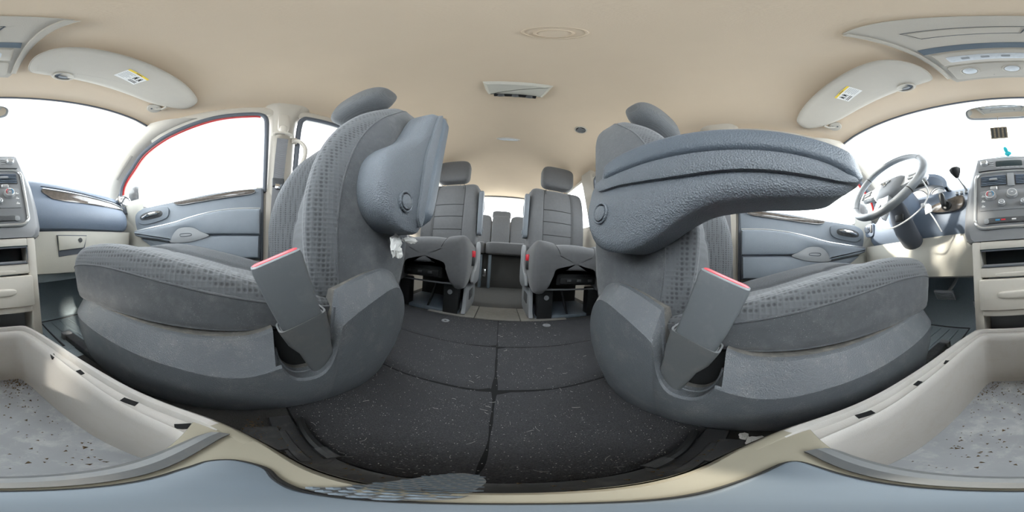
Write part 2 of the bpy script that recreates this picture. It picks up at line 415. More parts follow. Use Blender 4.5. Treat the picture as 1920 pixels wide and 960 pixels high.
# windshield
w1 = winstruct(1, 'wide windshield with white daylight outside')
rows = []
for i in range(13):
    v = i/12; row = []
    for j in range(25):
        x = (-1+2*j/24)
        xt = x*.69; t = Vector((xt, header_y(xt)-.02, cz(xt, header_y(xt))-.004))
        b = Vector((x*.80, -1.22+.30*abs(x)**2.2, .345))
        p = t.lerp(b, v)+Vector((0, -.03, .03))*math.sin(math.pi*v)
        row.append(tuple(p))
    rows.append(row)
MB().grid(rows).build('pane', M['glass'], w1, label='clear windshield glass')
seal = [(p[0]*.985, p[1]+.008, p[2]-.006) for p in rows[0]]
MB().tube(seal, .006, 8).build('seal', M['seal'], w1)
for s, n in ((-1, 2), (1, 3)):
    sd = 'passenger' if s < 0 else 'driver'
    wd = winstruct(n, 'front %s door window with white daylight outside' % sd)
    def pane(ys, zt=gtop, zb=lambda y: itp(y, SILL)-.01):
        rr = []
        for k in range(9):
            v = k/8; r = []
            for y in ys:
                z = zb(y)+(zt(y)-zb(y))*v+.0; r.append((gx(z)+.012, y, z))
            rr.append(r)
        return MB().grid(rr)
    def ft(y): return sitp(y, [(-.76, .27), (-.70, .40), (-.58, .52), (-.40, .645), (-.2, .722), (0, .745), (.1, .745)])
    pane([-.76+.86*k/24 for k in range(25)], ft).build('pane', M['glass'], wd, s)
    fr = [(gx(z)-.002, y, z) for y, z in curve([(-.735, .215), (-.725, .29), (-.685, .41), (-.58, .505), (-.50, .572), (-.38, .630), (-.268, .668), (-.123, .710), (0, .726), (.06, .727), (.086, .70), (.092, .62), (.094, .45), (.094, .27)], 5)]
    MB().tube(fr, .011, 8).build('seal', M['seal'], wd, s)
    fr2 = [(p[0]+.012, p[1]+.006, p[2]-.008) for p in fr[8:46]]
    MB().tube(fr2, .009, 8).build('door_frame', M['redpaint'], wd, s, label='red painted door frame edge')
    # sail panel and sealing wedge in the front lower corner
    MB().prism([(-.80, .215), (-.80, .40), (-.745, .40), (-.70, .33), (-.675, .22)], 'x', .775, .80, .004).build('sail_panel', M['seal'], wd, s)
    w2 = winstruct(n+2, 'sliding door window behind the front %s seat' % sd)
    pane([.235+.93*k/12 for k in range(13)]).build('pane', M['tglass'], w2, s)
    fr = [(gx(z)-.004, y, z) for y, z in curve([(.236, .30), (.234, .50), (.232, .66), (.245, .725), (.30, .738), (.6, .742), (1.0, .752), (1.12, .74), (1.14, .66), (1.15, .32)], 6)]
    MB().tube(fr, .013, 8).build('seal', M['seal'], w2, s)
    w3 = winstruct(n+4, 'rear quarter window on the %s side' % sd)
    pane([1.3+1.0*k/12 for k in range(13)]).build('pane', M['tglass'], w3, s)
w8 = winstruct(8, 'tailgate window glaring white at the far rear')
MB().grid([[(-.56+1.12*k/8, 2.43-.06*v, .50+.41*v) for k in range(9)] for v in (0, .5, 1)]).build('pane', M['glass'], w8)
MB().tube([(x, y, z) for x, y, z in ((-.55, 2.40, .51), (-.55, 2.36, .895), (.55, 2.36, .895), (.55, 2.40, .51))], .008, 6).build('seal', M['seal'], w8)
# ------------------------------------------------------------------ front doors
def front_door(s, n):
    sd = 'passenger' if s < 0 else 'driver'
    d = thing('door_%d' % n, 'front %s door with slate upper panel and beige lower panel' % sd, None, (s*.79, -.25, -.36), kind='structure')
    rows = []
    for i in range(21):
        y = -.70+.785*i/20; zt = itp(y, SILL)
        rows.append([(.80, y, -.38), (.79, y, -.25), (.785, y, -.08), (.785, y, .05), (.79, y, zt-.02), (.80, y, zt)])
    MB().grid(rows).build('lower_panel', M['dashlow'], d, s, label='beige lower door panel')
    top = [(y, itp(y, SILL)+.002) for y in (.08, -.05, -.15, -.25, -.34, -.45, -.54)]
    low = curve([(-.575, .218), (-.598, .195), (-.600, .15), (-.588, .10), (-.565, .062), (-.50, .015), (-.43, -.025), (-.36, -.05), (-.27, -.063)], 4)
    up = top+low+[(-.1, -.063), (.075, -.063)]
    MB().prism(up, 'x', .80, .765, .008).build('upper_panel', M['door'], d, s, label='slate blue upper door panel')
    # padded arm band between the stitched ledge and the pocket line
    ledge = curve([(.07, .168), (-.05, .166), (-.15, .155), (-.25, .136), (-.34, .116), (-.45, .103), (-.585, .092)], 5)
    lo = curve([(-.575, .068), (-.52, .052), (-.42, .036), (-.345, .022), (-.335, .05), (-.31, .078), (-.28, .085), (-.24, .082), (-.20, .062), (-.175, .052), (-.1, .050), (.07, .048)], 4)
    MB().layers(ledge+lo, [(.77, 0), (.735, 0), (.722, .006), (.718, .016)], lambda p, q, dd: (dd, p, q)).build('armrest', M['door'], d, s, label='padded door armrest band')
    MB().tube([(.742, y, z+.004) for y, z in ledge], .0045, 6).build('ledge_trim', M['silver'], d, s, label='light edge strip above the armrest')
    MB().tube([(.720, y, z-.017) for y, z in ledge[1:-2]], .0016, 5).build('stitching', M['seal'], d, s)
    # pull cup and pocket
    MB().prism(curve([(-.352, .02), (-.341, .054), (-.314, .083), (-.28, .091), (-.236, .087), (-.192, .064), (-.16, .044), (-.25, .02)], 4, True), 'x', .77, .721, .003).build('pull_cup', M['btn'], d, s, label='grey pull handle cup')
    MB().tube([(.7205, y, z) for y, z in curve([(-.30, .052), (-.295, .06), (-.25, .06), (-.245, .05), (-.29, .047), (-.30, .052)], 4)], .0016, 5).build('cup_outline', M['seal'], d, s)
    pk = curve([(.067, .047), (-.1, .048), (-.2, .044), (-.31, .034), (-.345, .015), (-.335, -.012), (-.29, -.035), (-.24, -.055), (-.1, -.058), (.065, -.058)], 4)
    MB().layers(pk, [(.77, 0), (.738, 0), (.730, .006), (.728, .014)], lambda p, q, dd: (dd, p, q)).build('map_pocket', M['door'], d, s, label='slate door pocket')
    sp = curve([(-.35, .012), (-.42, .028), (-.52, .045), (-.555, .05), (-.50, .012), (-.43, -.025), (-.36, -.04), (-.30, -.04)], 4, True)
    MB().prism(sp, 'x', .768, .758, .003).build('speaker_panel', M['door'], d, s)
    # wood trim, latch handle
    wt = curve([(.035, .272), (-.10, .254), (-.20, .241), (-.31, .236), (-.345, .230), (-.31, .214), (-.22, .218), (-.1, .230), (.03, .250)], 4, True)
    MB().prism(wt, 'x', .77, .756, .003).build('wood_trim', M['wood'], d, s, label='burl wood strip on the door')
    MB().tube([(.757, y, z) for y, z in wt+wt[:1]], .0014, 6).build('wood_trim_edge', M['silver'], d, s)
    bz = curve([(-.375, .20), (-.385, .155), (-.45, .136), (-.53, .13), (-.575, .15), (-.575, .185), (-.53, .21), (-.45, .218), (-.40, .218)], 4, True)
    bo = MB().prism(bz, 'x', .77, .757, .004).build('latch_bezel', M['door'], d, s)
    MB().prism(curve([(-.42, .195), (-.42, .165), (-.50, .155), (-.55, .16), (-.55, .185), (-.50, .20)], 4, True), 'x', .76, .755, .001).build('latch_recess', M['dark'], bo, s)
    MB().tube(curve([(.752, -.535, .170), (.742, -.49, .180), (.740, -.45, .183), (.752, -.425, .186)], 5), [.006]*4+[.008]*9+[.005]*3, 8).build('latch_lever', M['chrome'], bo, s, label='chrome door latch lever')
    MB().tube([(.775, .082, z) for z in (-.36, -.1, .1, .28)], .007, 8).build('door_edge_seal', M['seal'], d, s)
    for z in (.20, -.02): MB().lathe((.775, .072, z), (-1, 0, 0), [(.004, -.01), (.004, .003), (.001, .004)], 10).build('edge_screw', M['chrome'], d, s)
    return d
front_door(-1, 1); front_door(1, 2)
for s, n in ((-1, 3), (1, 4)):
    sd = 'passenger' if s < 0 else 'driver'
    d = thing('door_%d' % n, 'sliding %s side door with plain slate panel' % sd, None, (s*.79, .7, -.38), kind='structure')
    MB().prism(rrect(.27, 1.12, -.33, .27, .05), 'x', .775, .752, .01).build('panel', M['door'], d, s)
    MB().prism(rrect(.33, 1.05, .04, .10, .025), 'x', .755, .71, .015).build('armrest', M['door'], d, s)
    MB().tube(curve([(.75, .34, .17), (.728, .38, .175), (.728, .42, .175), (.75, .45, .17)], 4), .008, 8).build('latch_lever', M['chrome'], d, s)
# side mirrors outside
for s in (-1, 1):
    sd = 'passenger' if s < 0 else 'driver'
    t = thing('side_mirror', 'pale side mirror outside the %s window' % sd, 'mirror', (s*.86, -.70, .24), group=None)
    MB().sell((.945, -.70, .365), (.075, .045, .085), .45).build('housing', M['dark'], t, s)
    MB().box(.80, .92, -.735, -.69, .25, .30, .01).build('arm', M['seal'], t, s)
    MB().prism(rrect(.885, 1.005, .295, .43, .02), 'y', -.656, -.650, .002).build('mirror_glass', M['mirror'], t, s)
# shoulder belts and grab handles on the pillars
for s in (-1, 1):
    sd = 'passenger' if s < 0 else 'driver'
    t = thing('seat_belt', 'grey shoulder belt hanging on the %s door pillar' % sd, 'seat belt', (s*.70, .15, -.1))
    path = curve([(.697, .158, .552), (.718, .153, .42), (.736, .149, .31), (.748, .142, .15), (.755, .13, -.1), (.758, .125, -.3)], 6)
    MB().grid([[(p[0], p[1]-.024, p[2]), (p[0]-.0015, p[1], p[2]), (p[0], p[1]+.024, p[2])] for p in path]).build('webbing', M['webbing'], t, s)
    MB().sell((.686, .158, .605), (.016, .019, .032), .8).build('anchor_cover', M['trim'], t, s, label='cream belt anchor cover')
    MB().tube(curve([(.685, .118, .556), (.678, .122, .568), (.674, .158, .574), (.678, .190, .565), (.685, .193, .552)], 4), .009, 8).build('belt_guide', M['trim'], t, s, label='cream belt guide loop')
    tn = MB().box(.727, .741, .122, .176, .283, .328, .004).build('tongue', M['dark'], t, s, label='dark belt tongue')
    MB().box(.724, .730, .134, .164, .27, .295, .002).build('tongue_plate', M['chrome'], tn, s)
    g = thing('grab_handle', 'curved cream grab handle on the %s side pillar' % sd, 'handle', (s*.69, .225, .33))
    MB().tube(curve([(.70, .212, .55), (.684, .230, .535), (.674, .250, .49), (.684, .250, .43), (.705, .234, .385), (.730, .216, .352)], 6), [.011]*5+[.0095]*21+[.011]*5, 10).build('grip', M['trim'], g, s)
    MB().sell((.71, .213, .556), (.012, .013, .02), .7).build('mount', M['trim'], g, s)
    MB().sell((.738, .214, .345), (.012, .013, .02), .7).build('mount', M['trim'], g, s)
# ------------------------------------------------------------------ centre console tray, open, below the viewpoint
con = thing('console_tray', 'beige open floor console tray with grey rubber bottom between the front seats', 'tray', (CX, -.2, -.40))
half = [(0, -.462), (.07, -.461), (.098, -.455), (.112, -.435), (.130, -.38), (.146, -.30), (.155, -.20), (.152, -.12), (.143, -.06), (.128, -.018), (.095, .012), (.05, .024), (0, .026)]
plan = curve([(x, y) for x, y in half]+[(-x, y) for x, y in half[-2:0:-1]], 5, True)
def ringz(off, z, dz=0):
    out = []
    for x, y in plan:
        out.append((CX+x*(1-off/.155), -.218+(y+.218)*(1-off/.244), z+dz*max(0, min(1, (y+.05)/.06))))
    return out
shell = MB()
rings = [ringz(-.014, -.402), ringz(-.006, -.30), ringz(-.001, -.228, -.004), ringz(0, -.221, -.006), ringz(.003, -.217, -.006), ringz(.010, -.217, -.006), ringz(.013, -.222, -.006), ringz(.0135, -.228, -.004), ringz(.024, -.229, -.003), ringz(.0275, -.226, -.003), ringz(.032, -.229, -.003), ringz(.036, -.245), ringz(.044, -.385), ringz(.052, -.402)]
shell.grid(rings, True)
shell.m = [1 if sum(shell.v[i][1] for i in f)/4 > -.024 else 0 for f in shell.f]  # rear faces take the dust tone with painted shade
shell.build('shell', [M['tray'], M['traydustshade']], con, angle=50)
MB().loft([ringz(.045, -.399), ringz(.05, -.396), ringz(.056, -.3975)], False, True).build('liner', M['liner'], con, label='dirty grey rubber tray liner')
# clip slots on the ledge
for x, y, l, a in ((-.1065, -.29, .016, 80), (-.121, -.215, .014, 86), (-.120, -.115, .020, 94), (-.108, -.042, .026, 118), (.137, -.285, .014, -82), (.146, -.20, .014, -88), (.142, -.10, .020, -95)):
    MB().box(-l/2, l/2, -.0042, .0042, -.2325, -.2278).xf(lambda v: Matrix.Rotation(R_(a), 3, 'Z') @ v + Vector((x, y, 0))).build('clip_slot', M['void'], con, label='dark clip slot in the rim')
# thick rear wall, its rubber lip and the deck plate below the viewpoint
rw = [p for p in inset(plan, .002) if p[1] > -.044]
MB().prism([(CX+x, y) for x, y in rw], 'z', -.39, -.2228, .002).build('rear_wall', M['traydustshade'], con)  # dust and painted shade share this colour
lip = curve([(-.096, -.023), (-.085, -.030), (-.06, -.038), (-.02, -.043), (.02, -.045), (.06, -.044), (.088, -.041), (.098, -.038)], 5)
MB().loft([[(x, y+dy, z) for dy, z in ((0, -.235), (-.004, -.222), (0, -.216), (.006, -.2145), (.013, -.218), (.012, -.235))] for x, y in lip]).build('rear_lip', M['sleeve'], con, label='dark grey rubber lip at the tray rear')
pl = curve([(-.054, -.014), (-.045, -.019), (-.03, -.023), (.012, -.027), (.054, -.026), (.080, -.020), (.082, -.012), (.064, .000), (.046, .0065), (.024, .009), (0, .0105), (-.014, .009), (-.03, .008), (-.046, .0065), (-.056, -.004)], 5, True)
MB().prism(pl, 'z', -.2245, -.2155, .003).build('rear_deck', M['plate'], con, label='blurred blue grey plate at the rear of the tray')
MB().tube([(p[0], p[1], -.2205) for p in pl+pl[:1]], .002, 6, False).build('deck_edge', M['black'], con)
# dusty rear corners of the console, shade painted into their colour
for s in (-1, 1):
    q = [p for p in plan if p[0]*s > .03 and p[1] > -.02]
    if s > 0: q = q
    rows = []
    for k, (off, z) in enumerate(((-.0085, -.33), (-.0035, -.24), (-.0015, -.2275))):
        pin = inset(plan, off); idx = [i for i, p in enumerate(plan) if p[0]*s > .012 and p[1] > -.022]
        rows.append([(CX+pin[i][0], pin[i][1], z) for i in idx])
    MB().grid(rows).build('corner_panel', M['traydustshade'], con, label='dusty yellowed corner panel with painted shade')
# debris lying in the tray: uncountable crumbs
db = MB()
for k in range(900):
    c = rnd.random()
    if c < .45: x, y = CX+rnd.gauss(-.06, .03), rnd.gauss(-.41, .03)
    elif c < .75: x, y = CX+rnd.gauss(.08, .025), rnd.gauss(-.40, .035)
    else: x, y = CX+rnd.uniform(-.09, .09), rnd.uniform(-.44, -.09)
    if abs(x-CX) > .095 or y < -.43: continue
    r = rnd.uniform(.0008, .0030)*(1 if rnd.random() < .9 else 1.8); a = rnd.random()*6
    db.add([(x+r*math.cos(a), y+r*math.sin(a), -.3970), (x+r*.7*math.cos(a+2), y+r*.7*math.sin(a+2), -.3968), (x+r*math.cos(a+4), y+r*math.sin(a+4), -.3970), (x, y, -.3970+r*.8)], [(0, 1, 3), (1, 2, 3), (2, 0, 3)])
db.build('tray_crumbs', M['crumbs'], None, kind='stuff', label='brown crumbs and grit scattered in the tray', cat='crumbs', smooth=False)
# ------------------------------------------------------------------ black floor bracket behind the tray, cables
br = thing('floor_bracket', 'black plastic floor bracket with round pads behind the console', 'bracket', (CX, .045, -.405))
MB().box(CX-.235, CX+.235, .036, .070, -.405, -.392, .004).build('plate', M['dark'], br)
for s in (-1, 1):
    c = lambda x0, x1: (CX+min(s*x0, s*x1), CX+max(s*x0, s*x1))
    a, b = c(.135, .205); MB().box(a, b, -.005, .045, -.405, -.386, .006).build('foot_block', M['dark'], br)
    a, b = c(.10, .19); MB().box(a, b, .040, .052, -.398, -.387, .004).build('rib', M['dark'], br)
    MB().lathe((CX+s*.105, .048, -.394), (0, 0, 1), [(.024, 0), (.024, .0035), (.0, .0045)], 28, sx=.62).build('round_pad', M['dark'], br)
for s, nm in ((-1, 'passenger'), (1, 'driver')):
    cb = thing('floor_cable', 'black taped cable along the carpet edge on the %s side' % nm, 'cable', (CX+s*.15, .065, -.395))
    MB().tube(curve([(CX+s*.215, .080, -.386), (CX+s*.185, .074, -.385), (CX+s*.15, .070, -.385), (CX+s*.125, .069, -.386)], 5), .0065, 8).build('cable', M['black'], cb)
    MB().tube([(CX+s*.128, .069, -.386), (CX+s*.10, .068, -.388)], .0080, 8).build('sleeve', M['dark'], cb)
# grey mesh flap lying over the console's rear edge
fp = thing('mesh_flap', 'grey honeycomb mesh flap lying over the console rear edge', 'mat', (-.01, .03, -.24))
FL = [(-.016, .012), (-.014, .019), (-.013, .034), (-.008, .052), (.001, .064), (.009, .060), (.012, .048), (.010, .032), (.009, .016), (.001, .0125)]
fz = lambda x, y: -.2195-1.2*max(0, y-.020)
flo = curve(FL, 4, True)
MB().layers(flo, [(.0, 0), (-.0012, 0)], lambda p, q, d: (p, q, fz(p, q)+d)).build('sheet', M['hexmat'], fp)
for j in range(17):
    for i in range(9):
        x, y = -.020+i*.0046+(.0023 if j % 2 else 0), .013+j*.0034
        inside = False
        for (x1, y1), (x2, y2) in zip(flo, flo[1:]+flo[:1]):
            if (y1 > y) != (y2 > y) and x < (x2-x1)*(y-y1)/(y2-y1)+x1: inside = not inside
        if not inside: continue
        vs = [(x+.0021*math.cos(R_(60*k+30)), y+.0016*math.sin(R_(60*k+30)), fz(x, y+.0016*math.sin(R_(60*k+30)))+.0004) for k in range(6)]
        MB().add(vs+[(x, y, fz(x, y)+.0013)], [(k, (k+1) % 6, 6) for k in range(6)]).build('mesh_cell', M['plate'], fp, smooth=False)
# ------------------------------------------------------------------ front seats
XC = .487
def back_ring(z, yc, yb, yr, hw):
    d = yr-yb
    F = [(-1.0, yb+.36*d), (-.992, yb+.17*d), (-.93, yb), (-.74, yb+.010), (-.585, yc-.010), (-.52, yc+.007), (-.26, yc-.008), (0, yc-.010)]
    pts = F+[(-x, y) for x, y in F[-2::-1]]+[(1.0, yb+.70*d), (.94, yr-.012), (.72, yr), (0, yr+.008), (-.72, yr), (-.94, yr-.012), (-1.0, yb+.70*d)]
    of = itp(z, [(.08, 1), (.34, .87)])
    return curve([(XC+x*hw*(of if x > 0 else 1), y, z) for x, y in pts], 5, True)
BZ = [-.14, -.05, .05, .15, .26, .37, .46, .53, .57, .588, .594]
BYC = [.185, .175, .180, .200, .235, .275, .325, .37, .41, .435, .455]
BYB = [.145, .115, .105, .118, .155, .215, .285, .345, .40, .430, .452]
BYR = [.385, .40, .41, .42, .435, .455, .475, .49, .495, .485, .470]
BHW = [.228, .238, .241, .241, .238, .232, .222, .206, .184, .156, .118]
def back_rings(grooves=(.10, .33)):
    out = []; n = 44; idx = [i/(n-1)*(len(BZ)-1) for i in range(n)]
    tb = lambda T: list(enumerate(T))
    for t in idx:
        z = sitp(t, tb(BZ)); g = sum(.007*math.exp(-((z-q)/.010)**2) for q in grooves)
        out.append(back_ring(z, sitp(t, tb(BYC))+g, sitp(t, tb(BYB)), sitp(t, tb(BYR)), sitp(t, tb(BHW))))
    return out
CY = [-.470, -.462, -.445, -.41, -.35, -.27, -.15, 0, .12, .22]
CHW = [.185, .21, .230, .243, .248, .249, .249, .247, .243, .238]
CZB = [-.095, -.12, -.138, -.145, -.148, -.148, -.148, -.146, -.14, -.13]
CZT = [-.075, -.045, -.015, .006, .014, .010, -.014, -.052, -.088, -.11]
CZC = [-.075, -.048, -.024, -.008, -.006, -.020, -.050, -.088, -.112, -.12]
def cush_rings():
    out = []; n = 40; tb = lambda T: list(enumerate(T))
    for i in range(n):
        t = i/(n-1)*(len(CY)-1); y = sitp(t, tb(CY)); hw = sitp(t, tb(CHW)); zb, zt, zc = (sitp(t, tb(T)) for T in (CZB, CZT, CZC))
        d = zt-zb
        g = sum(.008*math.exp(-((y-q)/.012)**2) for q in (-.26, -.06)); zc -= g
        F = [(-.985, zb+.35*d), (-1.0, zb+.68*d), (-.955, zb+.92*d), (-.86, zt), (-.72, zt-.003), (-.585, zc+.012), (-.52, zc-.006), (-.26, zc+.006), (0, zc+.008)]
        pts = F+[(-x, z) for x, z in F[-2::-1]]+[(.96, zb+.06*d), (.85, zb), (0, zb), (-.85, zb), (-.96, zb+.06*d)]
        out.append(curve([(XC+x*hw, y, z) for x, z in pts], 5, True))
    return out
def slc(rings, a, b): return [[r[k % len(r)] for k in range(a*5, b*5+1)] for r in rings]
# armrest outline (a along the arm from the pivot, b up when lowered)
AB = curve([(-.052, .040), (-.060, .0), (-.042, -.045), (.0, -.072), (.06, -.082), (.11, -.070), (.16, -.045), (.20, -.030), (.26, -.026), (.33, -.025), (.375, -.017), (.398, .004), (.402, .024), (.37, .042), (.30, .058), (.20, .072), (.10, .086), (.02, .090), (-.035, .076)], 4, True)
PADU = [(-.014, .092), (.0, .104), (.03, .111), (.06, .113), (.14, .105), (.24, .089), (.32, .074), (.37, .062), (.395, .051), (.407, .040), (.412, .028)]
PADL = [(-.014, .078), (.0, .070), (.03, .066), (.06, .063), (.12, .056), (.20, .045), (.30, .031), (.35, .020), (.38, .008), (.40, .003), (.407, .006), (.412, .018)]
def arm_part(outline, xs, base, th, flip=1):
    c, sn = math.cos(R_(th)), math.sin(R_(th))
    # a -> (cos, sin) in (y, z); b -> perpendicular: up when lowered
    def fn(a, b, x): return (x, base[0]+a*c+b*sn, base[1]+a*sn-b*c)
    return MB().layers(outline, xs, fn)
SHP = [(.66, -.470), (.46, -.488), (.34, -.480), (.275, -.455), (.238, -.412), (.218, -.34), (.207, -.22), (.202, -.10), (.201, 0), (.202, .10), (.205, .20), (.213, .28), (.230, .35), (.262, .402), (.32, .428), (.42, .435)]
def shield(dz=0):
    pts = curve(SHP, 36); rows = []; P = [Vector(p) for p in pts]
    T_top = [(-.49, -.135), (-.45, -.138), (-.3, -.146), (0, -.146), (.10, -.100), (.15, -.076), (.20, -.058), (.26, -.046), (.31, -.050), (.35, -.072), (.385, -.11), (.42, -.20), (.436, -.26)]
    T_cr = [(-.49, -.185), (-.45, -.190), (-.3, -.198), (-.1, -.206), (0, -.212), (.10, -.165), (.16, -.122), (.22, -.098), (.28, -.086), (.32, -.095), (.36, -.135), (.39, -.19), (.42, -.26), (.436, -.30)]
    T_bt = [(-.49, -.31), (-.46, -.33), (-.42, -.365), (-.34, -.392), (.22, -.392), (.30, -.380), (.36, -.355), (.40, -.335), (.436, -.33)]
    for i, p in enumerate(P):
        t = (P[min(i+1, len(P)-1)]-P[max(0, i-1)]).normalized(); nrm = Vector((t.y, -t.x))   # towards outboard/inside
        if nrm.x < 0 and p.y > -.45 and p.y < .40: nrm = -nrm
        if p.y <= -.45 and nrm.y < 0: nrm = -nrm
        if p.y >= .40 and nrm.y > 0: nrm = -nrm
        y = p.y; zt, zc, zb = sitp(y, T_top), sitp(y, T_cr), sitp(y, T_bt)
        if p.x < .3:    # U-shaped notch for the buckle
            k = math.sqrt(max(0, 1-(abs(y-.094)/.052)**2.6))
            if k > 0: zt = zt+(-.234-zt)*k
            zc = min(zc, zt-.004)
        row = []
        for off, z in ((.075, zt-.004), (.045, zt), (.034, zt+.0015), (.026, zt-.002), (.003, zc+.006), (.0, zc), (.001, zc-.01), (.006, zc+(zb-zc)*.35), (.020, zc+(zb-zc)*.7), (.040, zb+.012), (.052, zb)):
            q = p+nrm*off; row.append((q.x, q.y, z))
        rows.append(row)
    SHR[:] = rows
    m = MB().grid(rows); n = len(rows[0])-1
    m.m = [1 if k % n < 2 else 0 for k in range(len(m.f))]
    return m
SHR = []
def front_seat(s, raised, label, sdx=0):
    t = thing('front_seat', label, 'car seat', (s*XC, 0, -.40), 'front seats')
    # cushion
    cr_ = cush_rings(); nn = 22
    c = MB(); c.grid(slc(cr_, 14, 22+1)); c.loft([cr_[0]], True, False) if 0 else None
    r0 = cr_[0]; ctr = tuple(sum(p[i] for p in r0)/len(r0) for i in range(3)); c.add(list(r0)+[ctr], [(i, (i+1) % len(r0), len(r0)) for i in range(len(r0))])
    co = c.build('seat_cushion', M['fabric'], t, s)
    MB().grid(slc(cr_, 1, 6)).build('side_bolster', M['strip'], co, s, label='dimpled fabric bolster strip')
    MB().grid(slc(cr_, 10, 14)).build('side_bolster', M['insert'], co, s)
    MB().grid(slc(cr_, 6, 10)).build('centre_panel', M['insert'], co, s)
    for k in (1, 6): MB().tube([r[k*5] for r in cr_[1:]], .0022, 6).build('seam', M['fabric'], co, s)
    # backrest
    b_ = back_rings(); b = MB(); b.grid(slc(b_, 13, 22+1))
    r1 = b_[-1]; ctr = tuple(sum(p[i] for p in r1)/len(r1) for i in range(3)); b.add(list(r1)+[ctr], [(i, (i+1) % len(r1), len(r1)) for i in range(len(r1))])
    bo = b.build('backrest', M['fabric'], t, s)
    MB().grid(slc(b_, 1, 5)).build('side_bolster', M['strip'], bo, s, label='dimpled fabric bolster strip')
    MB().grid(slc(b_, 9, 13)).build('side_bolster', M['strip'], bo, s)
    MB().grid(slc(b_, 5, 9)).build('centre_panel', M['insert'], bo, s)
    for k in (1, 5, 9): MB().tube([r[k*5] for r in b_], .0022, 6).build('seam', M['fabric'], bo, s)
    # headrest
    Mx = Matrix.Rotation(R_(-14), 3, 'X')
    ho = MB().sell((.465, .362, .690), (.130, .060, .086), .62, Mx, 40, 24).build('headrest', M['insert'], t, s, label='curved fabric headrest')
    for dx in (-.06, .06): MB().tube([(.465+dx, .40, .53), (.465+dx, .375, .65)], .006, 8).build('headrest_post', M['black'], ho, s)
    # plastic shield, notch liner, buckle
    sh = shield().build('side_shield', [M['shield'], M['dusty']], t, s, label='dusty grey plastic seat side shield', angle=32)
    MB().grid([[(.30, .03, z), (.30, .135, z)] for z in (-.25, -.10)]).add([(.235, .02, -.242), (.31, .02, -.242), (.31, .145, -.242), (.235, .145, -.242)], [(0, 1, 2, 3)]).build('buckle_well', M['void'], sh, s)
    MB().grid([[(.248, y, -.146+(-.10)*v) for y in (.012, .05, .09, .12)] for v in (0, 1)]).build('well_wall', M['black'], sh, s)
    MB().tube([(r[3][0], r[3][1], r[3][2]) for r in SHR if .043 < r[3][1] < .145 and r[3][0] < .3], .0032, 6).build('notch_rim', M['shield'], sh, s)
    # buckle on its stalk
    P0 = Vector((.226, .128, -.232)); P1 = Vector((.196, .036, -.012)); U = (P1-P0).normalized(); L = (P1-P0).length
    Wv = Vector((0, 1, .42)); Wv = (Wv-U*Wv.dot(U)).normalized(); Nv = U.cross(Wv).normalized()
    def slab(sections):
        rings = []
        for l, hw, th, sh_ in sections:
            rings.append([tuple(P0+U*(l*L)+Wv*(px_+sh_)+Nv*py_) for px_, py_ in rrect(-hw, hw, -th, th, min(th*.9, .007), 3)])
        return MB().loft(rings)
    bk = slab([(.50, .029, .0095, .003), (.55, .031, .0105, .002), (.96, .0335, .0115, 0), (.985, .0325, .0105, 0), (.99, .030, .008, 0)]).build('belt_buckle', M['buckle'], t, s, label='grey seat belt buckle housing')
    slab([(.975, .0305, .0055, 0), (.991, .0305, .0055, 0), (.9945, .028, .0035, 0)]).build('release_button', M['red'], bk, s, label='red release button')
    slab([(.02, .022, .009, .001), (.05, .024, .010, .001), (.16, .0245, .010, .001), (.30, .027, .011, .003), (.42, .034, .0125, .002), (.56, .0365, .014, .002), (.575, .0365, .014, .002), (.575, .034, .0125, .002), (.56, .033, .0115, .002)]).build('buckle_sleeve', M['sleeve'], bk, s, label='flexible dark buckle sleeve')
    # armrest
    base = (.262, .097); th = 180 if not raised else 72
    if not raised: th = 177
    lo = lambda b: 1+3.2*max(0, min(1, (.03-b)/.09))
    wts = [lo(b) for a, b in AB]
    lay = [(.250, [0.004]*len(AB)), (.244, [0]*len(AB)), (.192, [0]*len(AB)), (.188, [.0012*q for q in wts]), (.183, [.003*q for q in wts]), (.1805, [.0055*q for q in wts])]
    if raised: fnflip = 1
    def place(outline, layers):
        c, sn = math.cos(R_(th)), math.sin(R_(th))
        if raised: fn = lambda a, b, x: (x, base[0]+a*c+b*sn, base[1]+a*sn-b*c)
        else: fn = lambda a, b, x: (x, base[0]+a*c+b*sn*0+0, base[1]+a*sn+b)
        return MB().layers(outline, layers, fn)
    ar = place(AB, lay).build('armrest', M['arm'], t, s, label='raised grey plastic armrest' if raised else 'lowered grey plastic armrest', angle=55)
    pr = []
    for k in range(49):
        a_ = -.014+.426*(k/48); u_, l_ = sitp(a_, PADU), sitp(a_, PADL); h = max(u_-l_, .001)
        e_ = min(1, .55+.45*min((a_+.014)/.03, (.412-a_)/.03)); xm = .212; hx = .0445*e_
        pr.append([(xm+q[0], q[1]) for q in rrect(-hx, hx, l_, u_, min(h*.42, .015), 5)])
    cth, sth = math.cos(R_(th)), math.sin(R_(th))
    PF = (lambda a, b, x: (x, base[0]+a*cth+b*sth, base[1]+a*sth-b*cth)) if raised else (lambda a, b, x: (x, base[0]+a*cth, base[1]+a*sth+b))
    MB().loft([[PF(-.014+.426*(k/48), q[1], q[0]) for q in r] for k, r in enumerate(pr)]).build('arm_pad', M['pad'], ar, s, label='padded vinyl armrest top', angle=60)
    cap = [(.0225, -.012), (.0225, .001), (.0205, .0025), (.0185, .0012), (.0180, -.003), (.0165, -.003), (.0155, .0025), (.013, .0035), (0, .0042)]
    MB().lathe((.1775, base[0]+0, base[1]), (-1, 0, 0), cap, 32).build('pivot_cap', M['arm'], ar, s, label='round pivot cap')
    # moulded upper flank band with a sharp lower crease
    flank = curve([(.0, .048), (.05, .040), (.11, .026), (.17, .015), (.257, .008), (.33, .0), (.375, -.002), (.392, .010), (.30, .046), (.20, .060), (.10, .072), (.03, .078), (-.02, .074), (-.015, .058)], 4, True)
